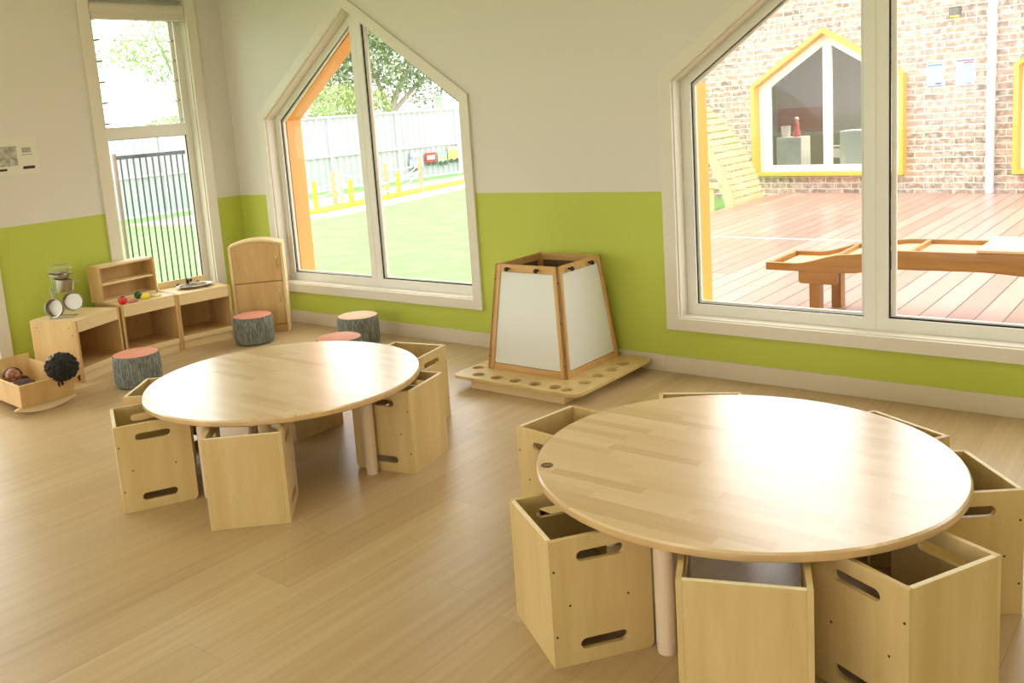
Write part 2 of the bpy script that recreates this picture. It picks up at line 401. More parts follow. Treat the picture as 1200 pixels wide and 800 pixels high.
# tall louvre window in the left wall
w = win_empty('window_1', 'tall narrow window with glass louvres above a fixed pane'); w.location = (0, 0, 0)
plate('casing', [[(-1.236, .24), (-.248, .24), (-.248, 2.72), (-1.236, 2.72)], [(W1[0], W1[2]), (W1[1], W1[2]), (W1[1], W1[3]), (W1[0], W1[3])]], .02, TRIM, w, M=T(.0105, 0, 0) @ YZ, bevel=.002)
plate('jamb_lining', [[(W1[0], W1[2]), (W1[1], W1[2]), (W1[1], W1[3]), (W1[0], W1[3])], [(W1[0]+.006, W1[2]+.006), (W1[1]-.006, W1[2]+.006), (W1[1]-.006, W1[3]-.006), (W1[0]+.006, W1[3]-.006)]], .078, TRIM, w, M=T(-.0405, 0, 0) @ YZ)
yl, yr = -1.085, -.40
plate('frame', [[(W1[0], W1[2]), (W1[1], W1[2]), (W1[1], W1[3]), (W1[0], W1[3])], [(yl, .40), (yr, .40), (yr, 1.58), (yl, 1.58)], [(yl, 1.674), (yr, 1.674), (yr, 2.50), (yl, 2.50)]], .05, FRAME, w, M=T(-.105, 0, 0) @ YZ, bevel=.002)
plate('gasket', [[(yl, .40), (yr, .40), (yr, 1.58), (yl, 1.58)], [(yl+.003, .404), (yr-.008, .404), (yr-.008, 1.577), (yl+.003, 1.577)]], .006, GASK, w, M=T(-.09, 0, 0) @ YZ)
MB().box(-.118, -.113, yl, yr, .40, 1.58).build('pane', GLASS, w)
MB().box(-.10, -.075, yr-.05, yr-.012, 1.676, 2.50).build('louvre_channel', FRAME, w)
for i in range(6):
    z = 1.70+.154*i
    MB().box(-.003, .003, yl+.012, yr-.05, 0, .158, M=T(-.085, 0, z) @ Matrix.Rotation(radians(-14), 4, 'Y')).build('louvre_blade', LOUV, w)
    MB().box(-.003, .003, yl+.012, yr-.05, -.002, .002, M=T(-.085, 0, z)).build('blade_edge', mat('ground_glass_edge', '#dfeee6', .3), w)
    for yy in (yl+.012, yr-.05):
        MB().box(-.11, -.045, yy-.01, yy+.014, z-.004, z+.008).build('louvre_clip', STEELD, w)
bl = thing('roller_blind', 'cream roller blind rolled up at the head of the tall louvre window', 'blind', (-.03, 0, 2.47))
MB().lathe([(0, 0), (.042, 0), (.042, .79), (0, .79)], 24, M=T(0, -1.14, .075) @ Matrix.Rotation(-pi/2, 4, 'X')).build('fabric_roll', BLIND, bl, smooth=True)
MB().box(.02, .03, -1.13, -.345, .0, .085).build('fabric', BLIND, bl)
MB().cyl((.025, -1.13, -.002), (.025, -.345, -.002), .009).build('bottom_bar', TRIM, bl, smooth=True)

# sliding glass door (its casing shows at the far left)
d = win_empty('door_1', 'pale door frame at the left end of the green wall'); d['category'] = 'door'
plate('casing', [[(DO[0]-.08, 0), (DO[1]+.085, 0), (DO[1]+.085, DO[3]+.08), (DO[0]-.08, DO[3]+.08)], [(DO[0], .0005), (DO[1], .0005), (DO[1], DO[3]), (DO[0], DO[3])]], .02, TRIM, d, M=T(.0105, 0, 0) @ YZ)
mid = (DO[0]+DO[1])/2
plate('frame', [[(DO[0], 0), (DO[1], 0), (DO[1], DO[3]), (DO[0], DO[3])], [(DO[0]+.07, .1), (mid-.04, .1), (mid-.04, DO[3]-.08), (DO[0]+.07, DO[3]-.08)], [(mid+.04, .1), (DO[1]-.09, .1), (DO[1]-.09, DO[3]-.08), (mid+.04, DO[3]-.08)]], .05, FRAME, d, M=T(-.09, 0, 0) @ YZ)
MB().box(-.093, -.088, DO[0]+.07, mid-.04, .1, DO[3]-.08).build('pane', GLASS, d)
MB().box(-.093, -.088, mid+.04, DO[1]-.09, .1, DO[3]-.08).build('pane', GLASS, d)

# poster on left wall
po = thing('wall_notice', 'white printed sheet with a grey sketch on the cream wall left of the louvre window', 'poster', (0.001, -1.87, 1.52))
MB().box(0, .0015, -.26, .20, -.125, .13).build('sheet', mat('notice_paper', '#e2dccf', .6), po)
MB().box(.0012, .0022, -.25, .055, -.065, .07).build('picture', mat('grey_sketch', '#b4b2a2', .7, noise=.45, nscale=34), po)
MB().box(.0012, .0022, .092, .155, .02, .055).build('emblem', mat('grey_print', '#a8a698', .7, noise=.3, nscale=160), po)
MB().box(.0012, .0022, .087, .165, .004, .009).build('print_line', mat('grey_print_line', '#8d8a80', .7), po)
MB().box(.0012, .0022, .085, .168, -.092, -.072).build('caption_bar', mat('black_print', '#2a2620', .6), po)
MB().box(.0012, .0022, -.25, -.025, -.095, -.08).build('caption_bar', mat('black_print_left', '#2a2620', .6), po)
# unseen glowing panels added under the ceiling to brighten the room
def panel(x, y):
    t = thing('added_ceiling_fill', 'unseen square glowing panel added under the ceiling as fill light', 'fill light', (x, y, RZ), 0, 'added fill light panels')
    MB().box(-.32, .32, -.32, .32, -.03, -.0005).build('housing', FRAME, t)
    MB().box(-.29, .29, -.29, .29, -.036, -.0302).build('fill_surface', mat('ceiling_fill_glow', '#fff0d8', .5, emit=5.2), t)
for x in (1.6, 4.8, 8.0):
    for y in (-1.8, -4.4, -6.8): panel(x, y)

# ------------------------------------------------------------------ cube chairs
CW, CD, CH, PT = .3185, .3078, .38, .015
def make_cube():
    t = thing('cube_chair', 'birch plywood cube chair', 'chair', (0, 0, 0))
    ol = rrect(-CD/2, CD/2, 0, CH, (0, .022, .03, 0))
    sl = [stadium(0, .322, .145, .032), stadium(0, .058, .145, .032)]
    for s in (-1, 1):
        sp = link('side_panel', plate_mesh('side_panel', [ol]+sl, PT, M=T(s*(CW/2-PT/2), 0, 0) @ YZ), [PLY, PLYE], t, bevel=.0015)
        m = MB(); xo = s*CW/2
        for (yy, zz) in ((-CD/2+.012, .29), (-CD/2+.012, .095), (-CD/2+.055, .182), (.078, .182)):
            MB().cyl((xo-s*.001, yy, zz), (xo+s*.0008, yy, zz), .0035, n=10).build('screw', BLACK, sp)
    bm = MB().box(-CW/2+PT, CW/2-PT, -CD/2, -CD/2+PT, 0, CH)
    for f in bm.bm.faces: f.normal_update(); f.material_index = 1 if abs(f.normal.y) < .5 else 0
    bm.build('back_panel', [PLY, PLYE], t, bevel=.0015)
    MB().box(-CW/2+PT, CW/2-PT, -CD/2+PT, .10, .174, .189).build('seat', SEAT, t, bevel=.0015)
    return t
G1, G2 = 'cube chairs around the near round table', 'cube chairs around the far round table'
CUBES = [
 (4.931, -2.5377, -.5918, G1, 'plywood cube chair at the front left of the near table, slotted side facing us'),
 (5.4399, -2.5429, .3946, G1, 'plywood cube chair at the front centre of the near table, plain back panel facing us'),
 (5.7515, -2.296, 1.129, G1, 'plywood cube chair front right of the near table, plain back panel facing right'),
 (5.7206, -1.7481, 2.253, G1, 'plywood cube chair at the right picture edge, behind the right rim of the near table'),
 (5.4593, -1.4837, 2.6352, G1, 'cube chair behind the near table towards the right, only its slanting top rim showing'),
 (4.8312, -1.4966, -2.655, G1, 'cube chair behind the near table, only a thin straight rim showing'),
 (4.5177, -1.9028, -1.7147, G1, 'plywood cube chair at the left rim of the near table, next to the easel base'),
 (2.7894, -2.6562, -.4618, G2, 'leftmost plywood cube chair of the far table, two slots in the side facing us'),
 (3.3406, -2.5374, .7763, G2, 'plywood cube chair in front of the far table, plain back panel facing us'),
 (3.4758, -1.7888, 1.7893, G2, 'plywood cube chair at the right side of the far table behind the round leg'),
 (3.1394, -1.3836, -2.945, G2, 'plywood cube chair at the back right of the far table'),
 (2.4914, -2.378, -.8926, G2, 'cube chair mostly hidden behind the leftmost cube of the far table'),
 (2.686, -1.741, 1.5708, G2, 'shadowed cube chair pushed right under the far table'),
]
proto = make_cube()
for i, (x, y, th, g, lab) in enumerate(CUBES):
    o = proto if i == 0 else copy_tree(proto)
    o.location = (x, y, 0); o.rotation_euler = (0, 0, th); o['label'] = lab; o['group'] = g

# ------------------------------------------------------------------ round tables
def table(x, y, legs, label, badge):
    t = thing('round_table', label, 'table', (x, y, 0), 0, 'round toddler tables')
    r = .6403
    MB().lathe([(0, .392), (r-.006, .392), (r, .397), (r, .414), (r-.006, .42), (0, .42)], 96).build('tabletop', [TOP], t, smooth=True)
    MB().lathe([(r+.0005, .396), (r+.0012, .398), (r+.0012, .413), (r+.0005, .415)], 96).build('edge_band', TOPE, t, smooth=True)
    for a, rr in legs:
        lx, ly = rr*cos(radians(a)), rr*sin(radians(a))
        l = MB().cyl((lx, ly, .035), (lx, ly, .391), .0275, .0275, 28).build('leg', LEG, t, smooth=True)
        MB().cyl((lx, ly, 0), (lx, ly, .035), .026, .0285, 28).build('foot_sleeve', LEG, l, smooth=True)
    if badge:
        b = MB().lathe([(0, .4203), (.017, .4203), (.0185, .4215), (.02, .4212), (.0205, .4203)], 28, c=(4.719-x, -2.377-y, 0)).build('cap', mat('brown_cap', '#6b5330', .4, noise=.5, nscale=90), t, smooth=True)
        b['label'] = 'small dark brown round cap near the rim'
        MB().lathe([(0, .4206), (.007, .4206), (.009, .4218), (.010, .4218), (.0105, .4206)], 20, c=(4.719-x+.001, -2.377-y+.001, 0)).build('cap_ring', mat('cap_ring', '#8a6d40', .4), b)
    return t
table(5.2051, -2.0186, [(268, .484), (-2, .484), (90, .484), (180, .484)], 'large round light wooden table nearest us, with window glare on its top', True)
table(3.0219, -2.0774, [(10.4, .462), (92, .48), (166, .472), (271, .470)], 'round light wooden table further back towards the play kitchen', False)

# ------------------------------------------------------------------ tree stump stools
BARK = bark_mat('bark_print', '#5a5c55', '#8c9087')
def stool(x, y, lab, top, r=.148):
    t = thing('stump_stool', lab, 'stool', (x, y, 0), rnd.random()*6, 'tree stump stools')
    h = .212
    MB().lathe([(0, 0), (r-.02, 0), (r-.004, .012), (r+.002, .05), (r+.002, h-.05), (r-.002, h-.012), (r-.008, h-.004), (0, h-.004)], 48).build('body', BARK, t, smooth=True)
    MB().lathe([(0, h), (r-.014, h), (r-.007, h-.003), (r-.007, h-.0035), (0, h-.0035)], 48).build('seat_top', top, t, smooth=True)
RT = rings_mat('salmon_tree_rings', '#c9785a', '#e2a084'); RB = rings_mat('tan_tree_rings', '#d3a987', '#e6c8a4')
stool(1.018, -1.701, 'tree stump stool with salmon ring top in front of the left kitchen cabinets', RT)
stool(.819, -.616, 'tree stump stool with salmon ring top in front of the toy fridge', RT)
stool(1.638, -.307, 'tree stump stool with tan ring top by the skirting under the lawn window', RB)
stool(2.014, -.832, 'tree stump stool with salmon top mostly hidden behind the far round table', RT)

# ------------------------------------------------------------------ play kitchen
def cabinet(lab, x, y, th, wd, dp, h, name='play_cabinet'):
    """origin: front left corner; local x along the front, local y into the wall"""
    t = thing(name, lab, 'cabinet', (x, y, 0), th, 'play kitchen cabinets')
    p_ = .018
    for sx in (0, wd-p_):
        s = MB().box(sx, sx+p_, 0, dp, 0, h-.002).build('side_panel', BEECH, t, bevel=.002)
        if sx == 0 and 'pots' in lab:
            for (yy, zz) in ((.06, h-.05), (dp-.05, h-.05), (.04, h-.10), (.05, .04)):
                MB().cyl((-.0008, yy, zz), (.001, yy, zz), .004, n=10).build('screw', BLACK, s)
    MB().box(p_, wd-p_, .004, dp, h-.02, h).build('top_board', BEECHE, t, bevel=.002)
    MB().box(p_, wd-p_, .002, .02, h-.085, h-.0205).build('apron', BEECHE, t, bevel=.002)
    MB().box(p_, wd-p_, .01, dp-.012, .075, .093).build('shelf', BEECH, t)
    MB().box(p_, wd-p_, .012, .03, .0, .0745).build('kickboard', BEECHE, t, bevel=.002)
    MB().box(p_, wd-p_, .002, .0115, .06, .098).build('shelf_lip', BEECHE, t, bevel=.002)
    MB().box(p_, wd-p_, dp-.012, dp-.002, .0755, h-.021).build('back_board', BEECH, t)
    return t
cA = cabinet('open beech play cabinet with the pots rack on top, leftmost of the kitchen', .6198, -1.8777, 1.93, .425, .39, .425)
cB = cabinet('open beech play cabinet under the toy food and the little shelf', .4763, -1.468, 1.5398, .44, .39, .427)
cC = cabinet('open beech play cabinet with the sink, under the louvre window', .4705, -1.015, 1.40, .43, .40, .418, 'play_sink_cabinet')
SK = MB().lathe([(.105, .001), (.108, .004), (.1, .004), (.094, 0), (.09, -.006), (.085, -.0155), (0, -.017)], 40, c=(0, 0, 0)).build('basin', STEEL, cC, smooth=True, loc=(.235, .19, .4185+.0172))
SK.scale = (1.35, 1, 1)
tb = MB().cyl((.235, .33, .418), (.235, .33, .478), .012, .011).cyl((.235, .33, .469), (.235, .262, .469), .009, .009).cyl((.235, .266, .468), (.235, .266, .452), .008, .008).build('tap', BLACK, cC, smooth=True)
for xx in (.155, .318): MB().cyl((xx, .33, .418), (xx, .33, .441), .014, .012).build('tap_knob', BLACK, cC, smooth=True)
MB().box(.02, .41, .382, .398, .4185, .468).build('splashback', BEECHE, cC, bevel=.003)

h = thing('toy_shelf_hutch', 'small two-tier beech hutch standing on the middle play cabinet', 'shelf', (.2471, -1.478, .4275), 1.60, None)
HW, HD, HH = .46, .155, .268
for sx in (0, HW-.016):
    m = MB(); m.prism([(0, 0), (HD, 0), (HD, HH), (.02, HH), (0, HH-.03)], sx, sx+.016, 'YZ'); m.build('side_panel', BEECH, h, bevel=.002)
MB().box(.016, HW-.016, .02, HD, HH-.018, HH-.001).build('top_board', BEECHE, h, bevel=.002)
MB().box(.016, HW-.016, .012, HD-.01, .125, .141).build('shelf', BEECHE, h, bevel=.002)
MB().box(.016, HW-.016, .004, HD-.01, .0, .016).build('bottom_board', BEECHE, h, bevel=.002)
MB().box(.016, HW-.016, HD-.009, HD-.001, .0165, HH-.019).build('back_board', BEECH, h)

# fridge
f = thing('toy_fridge', 'tall beech toy fridge with arched top and two doors in the room corner', 'toy fridge', (.4945, -.5396, 0), .8197)
FW, FD, FS, FA = .416, .20, .685, .725
def arch(x, e=0): u = (x-FW/2)/(FW/2); return FS+(FA-FS)*(1-u*u)-e
xs = [i*FW/16 for i in range(17)]
for sx in (0, FW-.022): MB().box(sx, sx+.022, 0, FD, 0, FS+.004).build('side_panel', BEECHE, f, bevel=.002)
MB().prism([(x, arch(x)+.012) for x in xs]+[(x, arch(x)-.004) for x in xs[::-1]], .0, FD, 'XZ').build('arched_top', BEECHE, f)
xi = [.024+i*(FW-.048)/12 for i in range(13)]
D1 = MB().prism([(.024, .405), (FW-.024, .405)]+[(x, arch(x)-.007) for x in xi[::-1]], .002, .02, 'XZ').build('freezer_door', BEECH, f, bevel=.002)
D2 = MB().box(.024, FW-.024, .002, .02, .06, .400).build('fridge_door', BEECH, f, bevel=.002)
MB().box(.0225, FW-.0225, .004, .03, 0, .055).build('plinth', BEECH, f, bevel=.002)
MB().box(.0225, FW-.0225, FD-.01, FD-.001, .0, FS-.005).build('back_board', BEECH, f)
for (dd, z0, z1) in ((D1, .50, .60), (D2, .235, .335)):
    MB().tube([(FW-.055, .002, z0), (FW-.055, -.018, z0+.012), (FW-.055, -.018, z1-.012), (FW-.055, .002, z1)], .007, 10).build('handle', BEECHE, dd, smooth=True)

# toy food
def food(name, lab, cat, loc): return thing(name, lab, cat, loc, 0, 'toy food on the middle cabinet')
z0 = .4275
o = food('toy_tomato', 'red toy tomato on the play cabinet in front of the little shelf', 'toy food', (.435, -1.425, z0))
MB().lathe([(0, 0), (.018, .002), (.031, .018), (.033, .032), (.026, .048), (.01, .054), (0, .05)], 28).build('fruit', mat('toy_red', '#d8302a', .3), o, smooth=True)
MB().lathe([(0, .052), (.016, .0535), (.014, .056), (0, .062)], 8, c=(.003, .003, 0)).build('leaves', mat('toy_dark_leaf', '#2c3a20', .5), o)
o = food('toy_avocado', 'dark green round toy fruit beside the yellow lemon', 'toy food', (.335, -1.245, z0))
MB().lathe([(0, 0), (.015, .002), (.027, .02), (.026, .036), (.014, .052), (0, .055)], 24).build('fruit', mat('toy_green', '#2f5a35', .35), o, smooth=True)
o = food('toy_lemon', 'yellow toy lemon at the front edge of the middle play cabinet', 'toy food', (.42, -1.235, z0+.021))
MB().lathe([(0, -.043), (.006, -.038), (.016, -.026), (.021, -.008), (.021, .008), (.016, .026), (.006, .038), (0, .043)], 24, M=Matrix.Rotation(pi/2, 4, 'X')).build('fruit', mat('toy_yellow', '#f2d93a', .4), o, smooth=True)
o = food('toy_bread', 'pale cream toy bread slice lying beside the lemon', 'toy food', (.40, -1.135, z0))
MB().prism(rrect(-.035, .035, -.03, .03, (.012, .012, .02, .02)), 0, .014, 'XY').build('slice', mat('toy_bread', '#ecdfa8', .7), o, bevel=.003)
o = food('toy_plate', 'small pink dotted toy plate between tomato and lemon', 'toy food', (.41, -1.335, z0))
MB().lathe([(0, .002), (.03, .002), (.042, .008), (.044, .007), (.032, 0), (0, 0)], 30).build('dish', mat('pink_dotted', '#dd8f95', .5, noise=.6, nscale=130), o, smooth=True)

# pot rack with hanging pots
RXY = (.385, -1.83)
k = thing('pot_rack', 'small wire stand for toy pots on the left play cabinet', 'rack', (RXY[0], RXY[1], .4258), radians(41))
# local x runs to the right as seen from the room, local y away
m = MB()
m.tube([(-.075, .03, .004), (.075, .03, .004), (.08, -.06, .004), (-.07, -.07, .004)], .003, 8, True)
m.tube([(-.062, .03, .004), (-.062, .03, .33), (-.045, .03, .35), (.06, .03, .352)], .0035, 8)
m.tube([(-.052, .03, .004), (-.052, .03, .345)], .003, 8)
for z, L_ in ((.33, .06), (.25, .07), (.235, .07), (.165, .07)):
    m.tube([(-.055, .03, z), (.02, .0, z+.002), (L_, -.02, z+.012)], .0028, 8)
m.build('wire_frame', STEELD, k, smooth=True)
def pot_mesh(r, hh): return [(0, 0), (r*.92, 0), (r, .008), (r, hh), (r+.004, hh+.002), (r+.004, hh-.001), (r-.0025, hh-.003), (r-.0025, .010), (r*.88, .003), (0, .003)]
def pot(lab, r, hh, u, v, z, M, hl, name='toy_saucepan'):
    ux, uy = cos(radians(41)), sin(radians(41))
    t = thing(name, lab, 'toy pot', (RXY[0]+u*ux-v*uy, RXY[1]+u*uy+v*ux, .4258+z), radians(41), 'toy pots on the wire rack')
    MB().lathe(pot_mesh(r, hh), 36, M=M).build('pan', STEEL, t, smooth=True)
    m = MB(); a, b = Vector((r, 0, hh*.75)), Vector((r+hl, 0, hh*.75+.01))
    m.tube([M @ a, M @ ((a+b)/2+Vector((0, 0, .003))), M @ b], [.005, .004, .006], 8)
    m.build('handle', STEEL, t, smooth=True)
    return t
face = Matrix.Rotation(radians(80), 4, 'X')        # open side towards the room
pot('toy saucepan hung facing the room, lower left on the wire rack', .062, .045, -.035, -.02, .066, Matrix.Rotation(radians(-8), 4, 'Z') @ face @ Matrix.Rotation(radians(95), 4, 'Z'), .07)
pot('toy saucepan hung facing the room, lower right on the wire rack', .062, .05, .078, -.01, .098, Matrix.Rotation(radians(12), 4, 'Z') @ face @ Matrix.Rotation(radians(80), 4, 'Z'), .07)
pot('upright toy cooking pot in the middle of the wire rack', .052, .078, .028, -.022, .178, Matrix.Rotation(radians(6), 4, 'Y'), .06, 'toy_cooking_pot')
pot('shallow toy frying pan near the top of the wire rack', .066, .024, .01, -.03, .272, Matrix.Rotation(radians(4), 4, 'Y'), .035, 'toy_frying_pan')
pot('small shallow toy pan stacked in the topmost pan of the wire rack', .05, .02, .03, -.03, .296, Matrix.Rotation(radians(-10), 4, 'Y'), .03, 'toy_frying_pan')

# ------------------------------------------------------------------ doll cradle
c = thing('doll_cradle', 'flared wooden doll cradle on rockers at the left picture edge', 'cradle', (.70, -2.285, 0), radians(-3))
LX, WY = .335, .16
def board(pts4, t, name):
    """thin slab from four corners, thickness inward along its normal"""
    P = [Vector(q) for q in pts4]; n = (P[1]-P[0]).cross(P[3]-P[0]).normalized()*t
    m = MB(); A = [m.bm.verts.new(q) for q in P]; B = [m.bm.verts.new(q+n) for q in P]
    m.bm.faces.new(A); m.bm.faces.new(B[::-1])
    for i in range(4): m.bm.faces.new((A[i], B[i], B[(i+1) % 4], A[(i+1) % 4]))
    return m.build(name, [BEECH], c, bevel=.002)
zb_, zt_ = .052, .20; bx, tx = LX-.03, LX+.03; by, ty = WY-.005, WY+.012
board([(bx, -by, zb_), (bx, by, zb_), (tx, ty, zt_), (tx, -ty, zt_)][::-1], .014, 'end_board')
board([(-bx, by, zb_), (-bx, -by, zb_), (-tx, -ty, zt_+.03), (-tx, ty, zt_+.03)][::-1], .014, 'end_board')
board([(-bx+.012, -by, zb_), (bx-.014, -by, zb_), (tx-.015, -ty, zt_-.001), (-tx+.013, -ty, zt_-.001)][::-1], .013, 'side_board')
board([(bx-.014, by, zb_), (-bx+.012, by, zb_), (-tx+.013, ty, zt_-.001), (tx-.015, ty, zt_-.001)][::-1], .013, 'side_board')
MB().box(-bx+.013, bx-.015, -by+.014, by-.014, zb_, zb_+.012).build('base_board', BEECH, c)
for xx in (-.24, .262):
    pts = []
    for i in range(13):
        yy = -.19+.38*i/12; pts.append((yy, .0+.048*(yy/.19)**2*.85))
    m = MB(); m.prism(pts+[(.16, .0505), (-.16, .0505)], xx, xx+.02, 'YZ'); m.build('rocker', BEECHE, c, bevel=.002)
# doll in cradle
SKIN = mat('doll_brown_skin', '#a06a4c', .45); BLANK = mat('dark_brown_cloth', '#4a2a22', .9, noise=.3, nscale=60, bump=.4)
dl = thing('baby_doll', 'brown-skinned baby doll lying wrapped in a dark cloth inside the cradle', 'doll', (.555, -2.30, .066))
FD_ = Matrix.Rotation(radians(-22), 4, 'Z') @ Matrix.Rotation(radians(-30), 4, 'Y')      # face looks towards the room, tipped up
HC = Vector((0, 0, .085))
def hp(x, y, z): return tuple(HC+FD_ @ Vector((x, y, z)))
MB().ball((.16, .0, .045), .06, (1.9, 1.15, .7)).build('blanket', BLANK, dl, smooth=True)
hd = MB().ball(HC, .052, (.95, .92, 1.04), M=FD_, n=28)
hd.ball(hp(.047, 0, -.006), .0085, n=12).ball(hp(.033, .022, -.014), .0165, n=12).ball(hp(.033, -.022, -.014), .0165, n=12).ball(hp(.030, 0, -.034), .017, n=12)
hd.ball(hp(.034, 0, .024), .02, n=12).ball(hp(0, .047, -.004), .011, n=10).ball(hp(0, -.047, -.004), .011, n=10)
hd = hd.build('head', SKIN, dl, smooth=True)
m = MB()
for sy in (-1, 1): m.ball(hp(.0465, sy*.018, .004), .006, (.4, 1.3, .4), M=FD_, n=12)
m.build('eyes', BLACK, hd, smooth=True)
MB().ball(hp(.0475, 0, -.024), .008, (.4, 1.2, .4), M=FD_, n=12).build('mouth', mat('doll_lips', '#84463a', .4), hd, smooth=True)
MB().lathe([(.048, -.012), (.056, -.004), (.060, .012), (.056, .034), (.038, .055), (.016, .066), (0, .068)], 30, M=T(*HC) @ FD_ @ Matrix.Rotation(radians(-72), 4, 'Y')).build('hood', BLANK, dl, smooth=True)
MB().ball((-.01, .066, .035), .034, (1.1, 1.2, 1.1)).ball((.03, .075, .02), .03, (1.5, 1, .9)).build('cloth_folds', BLANK, dl, smooth=True)
MB().ball(hp(.022, -.01, -.056), .022, (1.1, 1.5, .5), M=FD_, n=14).build('collar', mat('pale_collar', '#cdb9ac', .8), dl, smooth=True)
# black curly ball over the cradle corner
HAIR = mat('black_curls', '#1f1c18', .8, noise=.4, nscale=120)
q = thing('curly_doll', 'black curly-haired doll head slumped over the right corner of the cradle', 'doll', (1.045, -2.205, .25))
m = MB(); m.ball((0, 0, 0), .09, (1, 1, .88), n=24)
for i in range(420):
    u = rnd.uniform(-1, 1); a = rnd.uniform(0, 2*pi); s_ = math.sqrt(1-u*u); rr = .09*rnd.uniform(.95, 1.02)
    m.ball((rr*s_*cos(a), rr*s_*sin(a), rr*.88*u), rnd.uniform(.006, .013), n=8)
m.build('curls', HAIR, q, smooth=True)
m = MB()
for (yx, yy, l_) in ((.05, -.055, .03), (.045, .075, .0), (.04, -.03, .045)):
    for j in range(5): m.ball((yx+.003*sin(j*2), yy+.003*cos(j*2), -.072-.006*j), .007, n=8)
m.build('ringlets', mat('brown_ringlets', '#3d2418', .8), q, smooth=True)
MB().tube([(-.01+.02*cos(a), -.055+.03*sin(a)*.6, .072+.012*sin(a)) for a in [i*2*pi/14 for i in range(14)]], .004, 8, True).build('hair_tie', mat('grey_ribbon', '#a7a79c', .5), q, smooth=True)

# ------------------------------------------------------------------ easel
e = thing('four_sided_easel', 'four-sided children easel with white boards on a base full of cup holes', 'easel', (3.3407, -.335, 0), radians(-.6))
px0, px1, py0, py1 = -.3874, .482, -.489, .312
PZ0, PZ1 = .058, .0755
holes = []
r_ = .036
for i in range(5): holes.append(circle(-.24+.133*i, -.415, r_))
holes.append(circle(.375, -.425, r_*.92))
for i in range(4): holes.append(circle(.385, -.27+.135*i, r_))
holes.append(circle(-.335, -.30, r_)); holes.append(circle(-.335, -.10, r_))
MP = plate('base_board', [rrect(px0, px1, py0, py1, (.05, .07, .04, .04))]+holes, PZ1-PZ0, [PLY, PLYE], e, M=T(0, 0, (PZ0+PZ1)/2), bevel=.0015)
MB().box(-.27, .372, -.452, -.434, 0, PZ0-.0003).build('base_foot', BEECHE, e, bevel=.002)
MB().box(.354, .372, -.4335, .12, 0, PZ0-.0003).build('base_foot', BEECHE, e, bevel=.002)
MB().box(-.27, -.252, -.4335, .25, 0, PZ0-.0003).build('base_foot', BEECHE, e, bevel=.002)
zb2, zt2, hb, ht = PZ1+.0005, .6904, .279, .2195
def fr_pt(a, b, f_, ins=0): hh = hb+(ht-hb)*f_-ins; return Vector((a*hh, b*hh, zb2+(zt2-zb2)*f_))
for (a, b) in ((-1, -1), (1, -1), (1, 1), (-1, 1)):
    m = MB(); P0, P1 = fr_pt(a, b, 0), fr_pt(a, b, 1)
    for (dx, dy, w1, w2) in ((0, 0, .04, .018), (0, 0, .018, .04)):
        A = [Vector((P.x-a*u, P.y-b*v, P.z)) for P in (P0, P1) for (u, v) in ((0, 0), (w1, 0), (w1, w2), (0, w2))]
        V = [m.bm.verts.new(v_) for v_ in A]
        m.bm.faces.new(V[:4]); m.bm.faces.new(V[4:])
        for i in range(4): m.bm.faces.new((V[i], V[4+i], V[4+(i+1) % 4], V[(i+1) % 4]))
    po_ = m.build('corner_post', PINE, e, bevel=.0015)
    for f_ in (.12, .5, .86):
        P = fr_pt(a, b, f_)
        MB().cyl((P.x-a*.009, P.y+b*.0006, P.z), (P.x-a*.009, P.y-b*.002, P.z), .004, n=10).build('screw', BLACK, po_)
def side(ax, sgn, knobs):
    R_ = Matrix.Rotation({('y', -1): 0, ('x', 1): pi/2, ('y', 1): pi, ('x', -1): -pi/2}[(ax, sgn)], 4, 'Z')
    # local: face looks to -y
    def quad(f0, f1, ins, th, inset_x):
        P = []
        for f_ in (f0, f1):
            hh = hb+(ht-hb)*f_; z = zb2+(zt2-zb2)*f_
            P += [(-(hh-inset_x), -(hh-ins), z), ((hh-inset_x), -(hh-ins), z)]
        P = [P[0], P[1], P[3], P[2]]
        return P
    def slab(P, th, name, mt):
        m = MB(); A = [m.bm.verts.new(R_ @ Vector(p)) for p in P]; B = [m.bm.verts.new(R_ @ (Vector(p)+Vector((0, th, 0)))) for p in P]
        m.bm.faces.new(A); m.bm.faces.new(B[::-1])
        for i in range(4): m.bm.faces.new((A[i], B[i], B[(i+1) % 4], A[(i+1) % 4]))
        return m.build(name, mt, e)
    slab(quad(.06, .93, .008, .005, .0405), .005, 'white_panel', WHITEB)
    slab([(p[0], p[1]+.0055, p[2]) for p in quad(.06, .93, .008, .005, .0405)], .004, 'panel_backing', BOARDB)
    slab(quad(.0, .055, .003, .02, .0405), .018, 'bottom_rail', PINEH)
    tr = slab(quad(.935, 1.0, .002, .02, .0405), .018, 'top_rail', PINEH)
    if knobs:
        for xx in (-.12, .085):
            hh = hb+(ht-hb)*.965; z = zb2+(zt2-zb2)*.965
            A = R_ @ Vector((xx, -hh+.002, z)); B = R_ @ Vector((xx, -hh-.024, z))
            MB().cyl(A, B, .006, .006, 14).ball(B, .0135, n=16).build('clip_knob', BLACK, tr, smooth=True)
side('y', -1, 1); side('x', 1, 1); side('y', 1, 0); side('x', -1, 0)

# ================================================================== OUTSIDE
GZ = -.1
